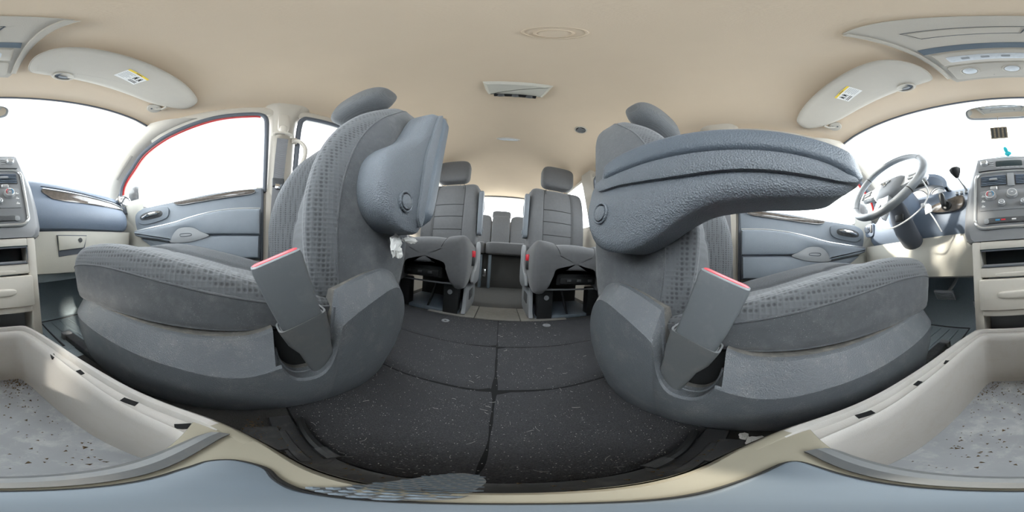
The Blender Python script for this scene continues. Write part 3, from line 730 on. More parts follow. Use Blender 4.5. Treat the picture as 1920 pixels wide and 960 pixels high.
    place(flank, [(.184, 0), (.1745, .001), (.1735, .004)]).build('flank_band', M['arm'], ar, s)
    # rails under the cushion
    for x in (.30, .70):
        MB().box(x-.02, x+.02, -.60, .30, -.405, -.372, .004).build('seat_rail', M['dark'], t, s)
    MB().box(.272, .315, -.625, -.595, -.40, -.365, .006).build('rail_end', M['btn'], t, s)
    MB().box(.28, .72, -.40, .32, -.34, -.15, .02).build('seat_base', M['black'], t, s)
    return t
front_seat(-1, True, 'front passenger seat in grey cloth with its armrest raised')
front_seat(1, False, 'driver seat in grey cloth with its armrest lowered')
# ------------------------------------------------------------------ second row bucket seats
def second_seat(s, label):
    t = thing('second_row_seat', label, 'car seat', (s*.44, 1.1, -.40), 'second row seats')
    xc = .44
    # cushion: draped front
    tb = lambda T: list(enumerate(T))
    Y = [.868, .872, .885, .91, .97, 1.07, 1.20, 1.33]
    HW = [.20, .225, .245, .258, .263, .263, .26, .255]
    ZT = [.035, .065, .088, .103, .105, .092, .07, .05]
    ZB = [-.11, -.16, -.19, -.205, -.195, -.16, -.13, -.12]
    rings = []
    for i in range(30):
        q = i/29*(len(Y)-1); y, hw, zt, zb = (sitp(q, tb(T)) for T in (Y, HW, ZT, ZB)); d = zt-zb
        F = [(-.97, zb+.10*d), (-1.0, zb+.45*d), (-.985, zb+.8*d), (-.90, zt-.006), (-.78, zt), (-.56, zt-.008), (-.50, zt-.018), (-.25, zt-.012), (0, zt-.010)]
        pts = F+[(-x, z) for x, z in F[-2::-1]]+[(.90, zb), (.72, zb+.01), (.60, zb+.40*d), (0, zb+.46*d), (-.60, zb+.40*d), (-.72, zb+.01), (-.90, zb)]
        rings.append(curve([(xc+x*hw, y, z) for x, z in pts], 4, True))
    co = MB().loft(rings).build('seat_cushion', M['fabric2'], t, s)
    MB().tube([r[6*4] for r in rings[2:]], .002, 6).build('seam', M['black'], co, s)
    # backrest
    Z = [-.02, .1, .25, .40, .52, .585, .612, .622]; YF = [1.235, 1.225, 1.235, 1.255, 1.28, 1.30, 1.325, 1.35]
    YR = [1.36, 1.38, 1.395, 1.405, 1.41, 1.41, 1.40, 1.385]; HB = [.235, .243, .245, .243, .238, .226, .208, .185]
    rings = []
    for i in range(40):
        q = i/39*(len(Z)-1); z, yf, yr, hw = (sitp(q, tb(T)) for T in (Z, YF, YR, HB)); d = yr-yf
        g = sum(.007*math.exp(-((z-k)/.007)**2) for k in (.19, .295, .40))
        F = [(-1.0, yf+.4*d), (-.975, yf+.1*d), (-.88, yf-.008), (-.70, yf-.006), (-.56, yf+.004), (-.5, yf+.013), (-.25, yf+.002+g), (0, yf+g)]
        pts = F+[(-x, y) for x, y in F[-2::-1]]+[(1.0, yf+.7*d), (.93, yr), (0, yr+.006), (-.93, yr), (-1.0, yf+.7*d)]
        rings.append(curve([(xc+x*hw, y, z) for x, y in pts], 4, True))
    bo = MB().loft(rings).build('backrest', M['fabric2'], t, s)
    for k in (5, 9): MB().tube([r[k*4] for r in rings[:-3]], .0018, 5).build('seam', M['black'], bo, s)
    for zq in (.19, .295, .40):
        j = min(range(40), key=lambda i: abs(rings[i][0][2]-zq))
        MB().tube([(p[0], p[1]-.0005, p[2]) for p in rings[j][5*4:9*4+1]], .0026, 5).build('seam', M['black'], bo, s)
    MB().tube([(xc-.105, 1.292, .56), (xc-.105, 1.305, .612)], .002, 5).build('seam', M['black'], bo, s)
    ho = MB().sell((xc+.0, 1.345, .755), (.142, .058, .116), .42, Matrix.Rotation(R_(-6), 3, 'X'), 40, 24).build('headrest', M['fabric2'], t, s, label='upright padded headrest')
    for dx in (-.06, .06): MB().tube([(xc+dx, 1.36, .60), (xc+dx, 1.35, .70)], .006, 8).build('headrest_post', M['chrome'], ho, s)
    # raised inboard armrest
    ao = MB().prism(rrect(1.235, 1.31, .15, .525, .03), 'x', .160, .196, .008).build('armrest', M['arm'], t, s, label='upright folded armrest')
    MB().lathe((.158, 1.29, .20), (-1, 0, 0), [(.018, -.004), (.018, .002), (.013, .004), (0, .004)], 20).build('pivot_cap', M['arm'], ao, s)
    # side cover with red buckle
    cv = MB().prism(curve([(1.02, -.19), (1.26, -.19), (1.29, -.02), (1.28, .07), (1.24, .095), (1.19, .085), (1.165, .03), (1.15, -.06), (1.09, -.10), (1.03, -.12)], 4, True), 'x', .160, .182, .006).build('side_cover', M['btn'], t, s, label='grey moulded side cover')
    bk = MB().box(.164, .182, 1.005, 1.045, -.075, -.018, .004).build('belt_buckle', M['black'], t, s)
    MB().box(.161, .185, 1.002, 1.048, -.02, .022, .005).build('release_button', M['red'], bk, s, label='bright red release button')
    # base: front leg, side plate, struts, under-seat mechanism
    MB().box(.245, .345, .985, 1.05, -.402, -.19, .006).build('leg', M['black'], t, s)
    MB().box(.245, .345, 1.30, 1.36, -.402, -.15, .006).build('leg', M['black'], t, s)
    MB().box(.60, .68, .985, 1.05, -.402, -.19, .006).build('leg', M['black'], t, s)
    sp = MB().prism(curve([(1.0, -.395), (1.0, -.35), (1.03, -.22), (1.07, -.195), (1.33, -.19), (1.34, -.24), (1.30, -.395)], 3, True), 'x', .195, .222, .004).build('leg_cover', M['btn'], t, s, label='light grey plate over the seat leg')
    MB().prism(rrect(1.08, 1.22, -.32, -.25, .012), 'x', .197, .193, .001).build('recess', M['dark'], sp, s)
    MB().lathe((.30, .982, -.25), (0, -1, 0), [(.016, 0), (.016, .004), (.006, .005), (.006, .01), (0, .01)], 16).build('bolt', M['btn'], t, s)
    MB().tube([(.40, .99, -.20), (.43, 1.0, -.30), (.47, 1.02, -.395), (.58, 1.04, -.395)], .009, 6).build('strut', M['black'], t, s)
    MB().tube([(.245, .975, -.195), (.66, .975, -.195)], .006, 6).build('cross_bar', M['btn'], t, s)
    me = MB(); me.box(.34, .62, .93, 1.2, -.16, -.085, .01); me.box(.36, .60, .915, .94, -.15, -.11, .004); me.build('mechanism', M['black'], t, s)
    for x in (.40, .47, .55): MB().box(x, x+.03, .908, .916, -.135, -.12, .002).build('mechanism_clip', M['dark'], t, s)
    MB().box(.24, .70, 1.38, 1.385, -.40, .0, .001).build('rear_board', M['rearcarpet'], t, s)
    MB().box(.24, .70, .99, 1.36, -.405, -.38, .006).build('base_plate', M['plate'], t, s)
second_seat(-1, 'second row bucket seat on the passenger side behind the raised armrest')
second_seat(1, 'second row bucket seat on the driver side with sun glare beside its headrest')
# ------------------------------------------------------------------ third row bench
tr = thing('third_row_bench', 'dark grey split third row bench below the tailgate window', 'bench seat', (0, 2.05, -.40))
def pillow(x0, x1, y0, y1, z0, z1, e=.25, lean=0): return MB().sell(((x0+x1)/2, (y0+y1)/2, (z0+z1)/2), ((x1-x0)/2, (y1-y0)/2, (z1-z0)/2), e, Matrix.Rotation(R_(lean), 3, 'X'), 32, 16)
for x0, x1 in ((-.70, -.196), (-.192, .70)):
    pillow(x0, x1, 1.88, 2.30, .01, .165).build('seat_cushion', M['fabric2'], tr)
for x0, x1, z1 in ((-.66, -.150, .57), (-.146, .104, .565), (.108, .66, .57)):
    pillow(x0, x1, 2.20, 2.33, .10, z1, .28, -8).build('backrest', M['fabric2'], tr)
for x, z, h in ((-.40, .70, .12), (-.02, .58, .06), (.40, .70, .12)):
    MB().sell((x, 2.29, z), (.13, .045, h), .45).build('headrest', M['fabric2'], tr)
for x in (-.235, -.125):
    MB().box(x-.018, x+.018, 1.93, 1.97, -.395, .005, .004).build('front_leg', M['plate'], tr, label='flat blue grey bench leg')
MB().box(-.205, -.165, 1.95, 1.98, -.26, -.17, .004).build('latch', M['chrome'], tr)
MB().box(-.70, .70, 2.02, 2.03, -.40, .03, .002).build('modesty_board', M['rearcarpet'], tr)
for x in (-.6, .6): MB().box(x-.03, x+.03, 1.95, 2.2, -.40, .04, .004).build('leg', M['black'], tr)
# ------------------------------------------------------------------ dashboard
da = thing('dashboard', 'slate dashboard with beige lower panels and burl wood trim strips', 'dashboard', (0, -.75, -.2))
def dash_loft(xs, prof): return MB().loft([[(x, *p) for p in prof(x)] for x in xs])
# passenger side upper body
def prof_p(x):
    e = max(0, (abs(x)-.66)/.085); e = min(1, e)
    k = itp(abs(x), [(.15, 0), (.72, 1)]); zb = .338-.045*k
    c = .02*e*e
    P = [(-1.24, .335), (-.90, zb+.005), (-.74, zb+.004), (-.672, zb), (-.654, zb-.010), (-.645, zb-.024), (-.637, zb-.05), (-.630, .240-.012*k), (-.622, .225-.010*k), (-.606, .19), (-.598, .155), (-.600, .12), (-.612, .097), (-.64, .087), (-.75, .087), (-1.2, .087)]
    zm = .2
    return [(y-.05*e*e if y > -.7 else y, z+(zm-z)*.25*e*e) for y, z in P]
xs = [-.14, -.2, -.3, -.4, -.5, -.6, -.66, -.69, -.715, -.735, -.745]
dash_loft(xs, prof_p).build('dash_body', M['dash'], da, label='slate upper dash ahead of the passenger')
# wood, bright edge and painted glare, following the face
def trim_strip(x0, x1, z0f, z1f, off, n=24):
    rows = []
    for i in range(n+1):
        x = x0+(x1-x0)*i/n
        pr = prof_p(x); tz = [(-z, y) for y, z in pr[2:11]]; tz.sort()
        row = []
        for k in range(6):
            z = z0f(x)+(z1f(x)-z0f(x))*k/5; row.append((x, itp(-z, tz)+off, z))
        rows.append(row)
    return MB().grid(rows)
za = lambda x: itp(x, [(-.72, .232), (-.62, .250), (-.42, .265), (-.23, .277)]); zb_ = lambda x: itp(x, [(-.72, .218), (-.62, .221), (-.50, .221), (-.33, .222), (-.27, .230), (-.235, .262)])
trim_strip(-.715, -.232, zb_, za, .004).build('wood_trim', M['wood'], da, label='burl wood strip ahead of the passenger')
trim_strip(-.71, -.45, lambda x: zb_(x)+.004, lambda x: za(x)-.012*itp(x, [(-.7, .3), (-.45, 2.4)]), .006).build('wood_trim_glint', M['silver'], da, label='silver strip painted as glare on the wood strip')  # glare on the wood, put in as a silver-coloured strip
MB().tube([(x, itp(-za(x), sorted((-z, y) for y, z in prof_p(x)[2:11]))+.005, za(x)+.002) for x in [-.715+.48*i/20 for i in range(21)]], .003, 6).build('trim_edge', M['silver'], da)
MB().tube([(x, itp(-(za(x)+.016), sorted((-z, y) for y, z in prof_p(x)[2:11]))+.002, za(x)+.016) for x in [-.66+.43*i/16 for i in range(17)]], .0016, 5).build('airbag_seam', M['black'], da)
v = MB().lathe((-.70, -.622, .282), (.35, 1, .25), [(.034, -.02), (.034, .004), (.029, .006), (.027, 0)], 24, sx=1.25).build('end_vent', M['chrome'], da, label='round chrome ringed end vent')
for k in range(-2, 3): MB().box(-.727, -.673, -.622, -.618, .281+k*.009, .284+k*.009).build('vent_slat', M['black'], v)
# glove box
gb = MB().prism([(-.155, .085), (-.155, -.085), (-.35, -.095), (-.66, -.09), (-.725, .02), (-.735, .092)], 'y', -.66, -.618, .006).build('glove_box', M['dashlow'], da, label='beige glove box lid')
hd = MB().prism([(-.282, .066), (-.425, .064), (-.405, .012), (-.285, .004)], 'y', -.62, -.609, .003).build('glove_box_handle', M['dashlow'], gb)
MB().prism(inset([(-.279, .070), (-.429, .068), (-.408, -.012), (-.283, -.022)], 0), 'y', -.622, -.6155, .001).build('handle_recess', M['seal'], gb)
MB().lathe((-.388, -.609, .046), (0, 1, 0), [(.010, 0), (.010, .002), (.006, .003), (0, .0025)], 18).build('lock', M['dark'], gb)
MB().prism([(-.155, -.09), (-.62, -.10), (-.62, -.13), (-.155, -.13)], 'y', -.9, -.66, .004).build('lower_edge', M['foot'], da)
# driver side
def prof_d(x):
    e = max(0, min(1, (x-.66)/.085))
    P = [(-1.24, .335), (-.90, .342), (-.74, .345), (-.69, .335), (-.672, .318), (-.655, .29), (-.625, .255), (-.60, .235), (-.588, .20), (-.585, .16), (-.592, .12), (-.61, .098), (-.75, .095), (-1.2, .09)]
    return [(y-.05*e*e if y > -.7 else y, z+(.2-z)*.25*e*e) for y, z in P]
dash_loft([.14, .2, .3, .4, .5, .6, .66, .69, .715, .735, .745], prof_d).build('dash_body', M['dash'], da, label='slate dash around the steering column')
kp = MB()
kp.loft([[(x, y, z) for y, z in ((-.605, .100), (-.598, .06), (-.60, .0), (-.625, -.068), (-.66, -.078), (-.72, -.07), (-.72, .1))] for x in (.145, .25, .4, .55, .68, .745)])
kp.build('knee_panel', M['dashlow'], da, label='cream knee panel below the steering column')
# instrument hood and cluster
hood = []
for i in range(13):
    t = i/12; y = -.80+.175*t; rx = .185-.03*(1-t)**2; h = .085+.022*t
    hood.append([(.43+rx*math.cos(math.pi*k/20), y-.05*(1-abs(math.cos(math.pi*k/20))**3)*0, .325+h*math.sin(math.pi*k/20)**.75) for k in range(21)])
inner = [[(.43+(p[0]-.43)*.9, p[1]-.004, .32+(p[2]-.32)*.88) for p in r] for r in hood[::-1]]
MB().grid(hood+inner).build('cluster_hood', M['dash'], da, label='curved hood over the instruments')
cl = MB().prism(ellipse(.43, .325, .165, .075, 30), 'y', -.70, -.695, .001).build('instrument_cluster', M['stack'], da, label='instrument cluster face')
for x, r in ((.315, .047), (.43, .060), (.545, .047)):
    g = MB().lathe((x, -.692, .315), (0, 1, 0), [(r, 0), (r, .012), (r-.004, .014), (r-.007, .004), (0, .003)], 28).build('gauge', M['chrome'], cl, label='chrome ringed gauge')
    MB().prism(ellipse(x, .315, r-.009, r-.009, 24), 'y', -.688, -.686).build('gauge_face', M['mark'], g)
# ignition panel
ig = MB().prism(curve([(.165, .245), (.17, .205), (.20, .190), (.27, .192), (.305, .205), (.30, .225), (.24, .238), (.19, .248)], 4, True), 'y', -.60, -.572, .003).build('ignition_panel', M['wood'], da, label='burl wood ignition surround')
MB().lathe((.232, -.572, .214), (0, 1, 0), [(.021, 0), (.021, .006), (.015, .010), (.014, .004), (0, .004)], 22).build('ignition_ring', M['black'], ig)
vt = MB().prism(rrect(.20, .29, .245, .285, .008), 'y', -.63, -.618, .002).build('side_vent', M['chrome'], da, label='bright side vent') if 0 else None
for k in range(3): MB().box(.165+.02*k, .178+.02*k, -.652, -.640, .284, .298, .002).build('switch', M['silver'], da)
hs = MB().prism(rrect(.655, .725, .150, .225, .02), 'y', -.60, -.578, .004).build('lamp_switch_panel', M['dash'], da)
MB().lathe((.703, -.578, .195), (0, 1, 0), [(.019, 0), (.019, .008), (.015, .012), (0, .012)], 20).build('lamp_knob', M['chrome'], hs, label='chrome ringed headlamp knob')
MB().box(.662, .678, -.58, -.572, .172, .215, .002).build('dimmer', M['dark'], hs)
# ------------------------------------------------------------------ centre stack
SX = -.012
def sy(z): return -.512-(z-.075)*.31
st = MB()
rings = []
for z, hw in ((.052, .150), (.062, .163), (.09, .171), (.16, .171), (.25, .165), (.335, .153), (.40, .143), (.43, .139), (.437, .130)):
    yb = sy(z); rr = []
    for x, dy in ((-1.0, -.5), (-1.16, -.16), (-1.06, -.06), (-1.0, -.030), (-.95, -.012), (-.86, 0), (0, .004), (.86, 0), (.95, -.012), (1.0, -.030), (1.06, -.06), (1.16, -.16), (1.0, -.5)):
        rr.append((SX+x*hw, yb+dy*(.9 if dy < -.1 else 1), z))
    rings.append(rr)
so = st.loft(rings).build('centre_stack', M['stack'], da, label='centre stack with radio and climate controls')
def on(x0, x1, z0, z1, o0, o1, r=.004, bev=.001, outline=None):
    ol = outline or rrect(x0, x1, z0, z1, r, 3)
    m = MB().prism(ol, 'y', 0, 1, 0) if not bev else None
    m = MB().layers(ol, [(o0, 0), (o1-bev*.5, 0), (o1, bev)], lambda p, q, d: (SX+p, sy(q)+d, q))
    return m
bzl = rrect(-.126, .126, .094, .335, .03, 5)
bz = MB(); bz.tube([(SX+p[0], sy(p[1])+.006, p[1]) for p in bzl+bzl[:1]], .0055, 8, False); bz.build('bezel', M['silver'], so, label='silver bezel around the climate controls')
on(0, 0, 0, 0, 0, .0045, outline=inset(bzl, .005)).build('control_panel', M['stack'], so)
rd = on(-.117, .117, .349, .419, 0, .010, .006).build('radio', M['stack'], so, label='radio with display')
on(-.047, .050, .366, .402, .008, .0115).build('radio_display', M['screen'], rd)
for s in (-1, 1):
    z = .390 if s > 0 else .385
    MB().lathe((SX+s*.092, sy(z)+.009, z), (0, 1, .3), [(.0145, 0), (.013, .012), (.011, .014), (0, .014)], 20).build('radio_knob', M['silver'], rd)
    for k in range(3): on(s*.066-.008, s*.066+.008, .372+.012*k, .379+.012*k, .009, .0115, .002).build('radio_button', M['btn'], rd)
for k in range(6): on(-.050+.017*k, -.037+.017*k, .354, .362, .009, .0115, .002).build('radio_button', M['btn'], rd)
MB().tube([(SX+x, sy(.424)+.006, .424) for x in (-.115, 0, .115)], .003, 6).build('radio_top_edge', M['silver'], rd)
for s in (-1, 1):
    x0, x1 = (-.108, -.014) if s < 0 else (.014, .108)
    vo = on(x0, x1, .263, .318, -.0005, .0055, .006).build('air_vent', M['dark'], so, label='slatted air vent')
    for k in range(6):
        z = .270+.0083*k
        MB().box(SX+x0+.003, SX+x1-.003, sy(z)+.003, sy(z)+.010, z-.001, z+.002).build('vent_slat', M['dash'], vo)
    on((x0+x1)/2-.014, (x0+x1)/2+.014, .288, .297, .006, .018, .003).build('vent_tab', M['btn'], vo)
    MB().lathe((SX+(x0+x1)/2, sy(.252)+.001, .252), (1, 0, 0), [(.009, -.012), (.011, -.010), (.011, .010), (.009, .012)], 16).build('vent_wheel', M['silver'], so)
on(-.012, .012, .258, .325, .003, .010, .002).build('vent_divider', M['btn'], so)
cp = on(-.110, .112, .158, .242, .002, .007, .008).build('climate_panel', M['stack'], so)
for x, z, r in ((-.072, .215, .0175), (0, .218, .0175), (.072, .215, .0175), (-.036, .180, .0105), (.036, .180, .0105)):
    k = MB().lathe((SX+x, sy(z)+.006, z), (0, 1, .28), [(r*1.12, 0), (r*1.1, .006), (r, .009), (r*.95, .016), (r*.82, .017)], 24).build('knob', M['silver'], cp, label='silver ringed climate knob')
    MB().lathe((SX+x, sy(z)+.006+.0145, z+.004), (0, 1, .28), [(r*.80, 0), (r*.78, .0022), (0, .0026)], 20).build('knob_face', M['btn'], k)
    if r > .015 and x != 0:
        for a0, mt in ((1, 'red'), (-1, 'blue')):
            MB().tube([(SX+x+r*.62*math.cos(R_(t))*a0*1, sy(z)+.0235, z+.0048+r*.62*math.sin(R_(t))) for t in range(-60, 61, 20)], .0016, 5).build('knob_mark', M[mt], k)
    MB().box(SX+x-.0035, SX+x+.0035, sy(z)+.0225, sy(z)+.0238, z+.003, z+.006).build('knob_symbol', M['mark'], k)
for s in (-1, 1):
    for k in range(3):
        z = .176+.021*k
        on(s*.098-.006, s*.098+.006, z-.003, z+.002, .0065, .0078, .001, .0004).build('climate_symbol', M['mark'], cp)
        on(s*.098-.001, s*.098+.004, z+.003, z+.006, .0065, .0078, .001, .0004).build('climate_symbol', M['mark'], cp)
sl = on(-.082, .082, .110, .128, .003, .011, .005).build('switch_strip', M['dark'], so, label='lower switch strip')
for x, mt in ((-.0, 'mark'), (.052, 'blue'), (.034, 'red')): on(x-.007, x+.007, .117, .122, .0105, .0115, .001, .0003).build('switch_mark', M[mt], sl)
# the small mark strip also carries end lugs
for s in (-1, 1): on(s*.088-.008, s*.088+.008, .108, .126, .003, .012, .006, .002).build('strip_end', M['btn'], sl)
# ------------------------------------------------------------------ cream storage tower under the stack
tw = thing('storage_tower', 'cream storage tower with open bin and drawer below the radio', 'storage unit', (SX, -.52, -.40))
fy = lambda z: itp(z, [(-.40, -.470), (-.20, -.482), (.06, -.505)])
def rail(x0, x1, z0, z1, dep=.03, bev=.004):
    return MB().layers(rrect(x0, x1, z0, z1, .005, 3), [(-dep, 0), (-bev, 0), (-bev*.3, bev*.3), (0, bev)], lambda p, q, d: (SX+p, fy(q)+d, q))
rail(-.138, -.110, -.402, .050, .13).build('side_panel', M['tower'], tw)
rail(.110, .138, -.402, .050, .13).build('side_panel', M['tower'], tw)
rail(-.112, .112, .022, .050, .13).build('top_rail', M['tower'], tw)
rail(-.112, .112, -.062, -.030, .05).build('middle_rail', M['tower'], tw)
rail(-.112, .112, -.186, -.166, .13).build('lower_rail', M['tower'], tw)
bn = MB()
for args in ((-.112, .112, -.6, -.595, -.06, .06), (-.112, .112, -.6, -.50, -.034, -.030), (-.112, .112, -.6, -.50, .022, .026)):
    bn.box(SX+args[0], SX+args[1], *args[2:])
bn.build('bin', M['screen'], tw, label='dark open bin')
on2 = lambda x0, x1, z0, z1, o0, o1, r=.004, b=.003: MB().layers(rrect(x0, x1, z0, z1, r, 3), [(o0, 0), (o1-b, 0), (o1-b*.3, b*.3), (o1, b)], lambda p, q, d: (SX+p, fy(q)+d, q))
MB().tube([(SX+x, fy(z)+.001, z) for x, z in ((-.108, .020), (.108, .020), (.108, -.029), (-.108, -.029), (-.108, .020))], .0025, 6).build('bin_frame', M['seal'], tw)
MB().box(SX-.105, SX+.105, -.512, -.503, -.030, -.022, .001).build('bin_lip', M['btn'], tw)
dr = on2(-.118, .118, -.163, -.068, -.02, .010, .006).build('drawer', M['tower'], tw, label='cream drawer front')
MB().sell((SX+.0, fy(-.115)+.010, -.115), (.065, .007, .012), .6).build('drawer_bulge', M['tower'], dr)
MB().sell((SX+.0, fy(-.055)+.0, -.055), (.07, .004, .007), .6).build('drawer_grip', M['tower'], dr)
lo = MB(); lo.box(SX-.112, SX+.112, -.62, -.615, -.40, -.17); lo.box(SX-.112, SX+.112, -.62, -.48, -.40, -.385); lo.build('lower_bin', M['btn'], tw)
# ------------------------------------------------------------------ steering wheel and column
sw = thing('steering_wheel', 'grey leather steering wheel with padded hub and three spokes', 'steering wheel', (.44, -.50, .20))
WC = Vector((.44, -.462, .338)); tau = R_(25)
E1 = Vector((1, 0, 0)); E2 = Vector((0, -math.sin(tau), math.cos(tau))); NW = Vector((0, math.cos(tau), math.sin(tau)))
wp = lambda a, b, c=0: tuple(WC+E1*a+E2*b+NW*c)
MB().tube([wp(.178*math.cos(R_(t)), .178*math.sin(R_(t))) for t in range(0, 361, 6)], .0175, 12, False, flat=.85).build('rim', M['rim'], sw, label='grey leather rim')
for t in (35, 145, 215, 325): MB().tube([wp(.178*math.cos(R_(t+k)), .178*math.sin(R_(t+k))) for k in (-.6, .6)], .0182, 12, False, flat=.85).build('rim_seam', M['black'], sw)
hub = curve([(-.075, .045), (0, .058), (.075, .045), (.088, .0), (.065, -.055), (0, -.075), (-.065, -.055), (-.088, .0)], 5, True)
hb = MB().layers(hub, [(-.05, .004), (-.02, 0), (.0, .004), (.012, .016), (.018, .035)], lambda p, q, d: wp(p, q, d-.02)).build('hub', M['btn'], sw, label='padded airbag hub')
for a in ((-1), 1):
    so_ = MB().layers(curve([(a*.07, .03), (a*.12, .028), (a*.17, .03), (a*.172, -.022), (a*.12, -.03), (a*.07, -.035)], 3, True), [(-.045, .003), (-.03, 0), (-.018, .004)], lambda p, q, d: wp(p, q, d)).build('spoke', M['silver'], sw)
    for z in (-.006, .012): MB().layers(rrect(min(a*.105, a*.145), max(a*.105, a*.145), z-.007, z+.007, .004), [(-.02, 0), (-.012, .001)], lambda p, q, d: wp(p, q, d)).build('spoke_button', M['btn'], so_)
MB().layers(curve([(-.03, -.06), (-.034, -.17), (-.02, -.172), (0, -.11), (.02, -.172), (.034, -.17), (.03, -.06)], 3, True), [(-.045, .002), (-.03, 0), (-.018, .003)], lambda p, q, d: wp(p, q, d)).build('spoke', M['silver'], sw)
for pts in ([(-.022, .016), (-.026, .004), (-.012, -.003), (-.004, .012)], [(.022, .016), (.026, .004), (.012, -.003), (.004, .012)], [(-.008, .006), (0, -.02), (.008, .006)]):
    MB().tube([wp(a, b, .0005) for a, b in curve(pts, 4)], .0026, 6).build('emblem', M['chrome'], hb, label='chrome horned emblem')
cs = thing('steering_column', 'grey steering column shroud below the wheel', 'column', (.42, -.6, .1))
axis = [WC+NW*-.03, WC+NW*-.07, WC+NW*-.11, WC+NW*-.17, WC+NW*-.24]
rings = []
for c_, rx, rz in zip(axis, (.038, .055, .060, .058, .05), (.038, .060, .085, .085, .07)):
    rings.append([tuple(c_+E1*rx*math.copysign(abs(math.cos(2*math.pi*k/28))**.8, math.cos(2*math.pi*k/28))+E2*(rz*math.sin(2*math.pi*k/28)-rz*.25)) for k in range(28)])
MB().loft(rings).build('shroud', M['dash'], cs)
lr = []
for (y, z, rx, rz) in ((-.49, .245, .035, .04), (-.52, .19, .052, .055), (-.55, .14, .058, .052), (-.59, .10, .058, .048), (-.63, .085, .05, .04)):
    lr.append([(.42+rx*math.cos(2*math.pi*k/24), y+.012*math.sin(2*math.pi*k/24), z+rz*math.sin(2*math.pi*k/24)) for k in range(24)])
MB().loft(lr).build('lower_shroud', M['seal'], cs, label='dark lower column cover')
MB().box(.385, .425, -.505, -.495, .165, .195, .003).build('tilt_lever', M['black'], cs)
for s in (-1, 1): MB().tube([tuple(WC+NW*-.075+E1*s*.05), tuple(WC+NW*-.08+E1*s*.11+E2*.012), tuple(WC+NW*-.08+E1*s*.15+E2*.018)], [.008, .007, .010], 8).build('stalk', M['dark'], cs)
# gear shifter, key, zip tie with tag
gs = thing('gear_shifter', 'black gear shifter knob on a stalk beside the radio', 'gear lever', (.168, -.60, .27))
MB().tube(curve([(.155, -.60, .275), (.165, -.575, .30), (.176, -.555, .325)], 4), .0045, 8).build('stalk', M['silver'], gs)
MB().lathe((.176, -.555, .318), (.12, .25, 1), [(.006, 0), (.012, .010), (.019, .026), (.021, .038), (.017, .044), (0, .046)], 20).build('knob', M['black'], gs)
ky = thing('ignition_key', 'black ignition key fob in the burl wood panel', 'key', (.232, -.56, .20))
MB().sell((.236, -.545, .232), (.011, .009, .030), .6, Matrix.Rotation(R_(12), 3, 'Y')).build('fob', M['black'], ky)
MB().box(.229, .236, -.566, -.548, .206, .224, .002).build('blade', M['chrome'], ky)
zt = thing('zip_tie', 'long white plastic tie looped around the steering column', 'cable tie', (.30, -.48, .18))
MB().tube(curve([(.405, -.40, .125), (.36, -.41, .120), (.31, -.44, .150), (.275, -.47, .195), (.255, -.475, .24), (.265, -.455, .285), (.285, -.44, .31)], 6), .0028, 6).build('loop', M['white'], zt)
MB().tube(curve([(.275, -.47, .195), (.245, -.475, .15), (.222, -.49, .095)], 5), .0026, 6).build('tail', M['white'], zt)
MB().box(.268, .282, -.476, -.464, .188, .202, .002).build('tie_head', M['white'], zt)
tg = thing('paper_tag', 'small white paper tag hanging from the plastic tie', 'tag', (.262, -.468, .16))
MB().prism([(.240, .165), (.243, .186), (.252, .195), (.262, .193), (.268, .178), (.266, .158)], 'y', -.467, -.465, .0003).build('card', M['paper'], tg)
MB().tube([(.254, -.465, .190), (.262, -.467, .198)], .0008, 5).build('string', M['white'], tg)
# pedals and floor mats
bp = thing('brake_pedal', 'brake pedal with shiny ribbed pad in the driver footwell', 'pedal', (.34, -.75, -.2))
Mp = Matrix.Rotation(R_(-35), 3, 'X')
pd = MB().box(-.052, .052, -.006, .006, -.032, .032, .004).xf(lambda q: Mp @ q+Vector((.335, -.735, -.175))).build('pad', M['silver'], bp)
for k in range(6): MB().box(-.045, .045, .005, .009, -.026+.009*k, -.022+.009*k).xf(lambda q: Mp @ q+Vector((.335, -.735, -.175))).build('rib', M['btn'], bp)
MB().tube(curve([(.32, -.742, -.16), (.29, -.79, -.10), (.27, -.85, .02)], 5), .008, 8).build('arm', M['silver'], bp)
ap = thing('accelerator_pedal', 'narrow accelerator pedal beside the cream tower', 'pedal', (.17, -.76, -.3))
MB().box(-.02, .02, -.006, .006, -.055, .055, .005).xf(lambda q: Mp @ q+Vector((.172, -.75, -.245))).build('pad', M['btn'], ap)
MB().tube([(.172, -.755, -.20), (.175, -.84, -.05)], .006, 8).build('arm', M['black'], ap)
for s in (-1, 1):
    fm = thing('floor_mat', 'grey rubber floor mat in the %s footwell' % ('passenger' if s < 0 else 'driver'), 'mat', (s*.45, -.70, -.40))
    MB().box(.22, .70, -.86, -.52, -.405, -.396, .006).build('mat', M['foot'], fm, s)
    MB().tube([(.25, -.55, -.395), (.25, -.83, -.395), (.67, -.83, -.395), (.67, -.55, -.395)], .005, 6).build('raised_edge', M['dark'], fm, s)
    for k in range(7): MB().box(.30+.05*k, .31+.05*k, -.80, -.57, -.397, -.392, .002).build('mat_rib', M['foot'], fm, s)
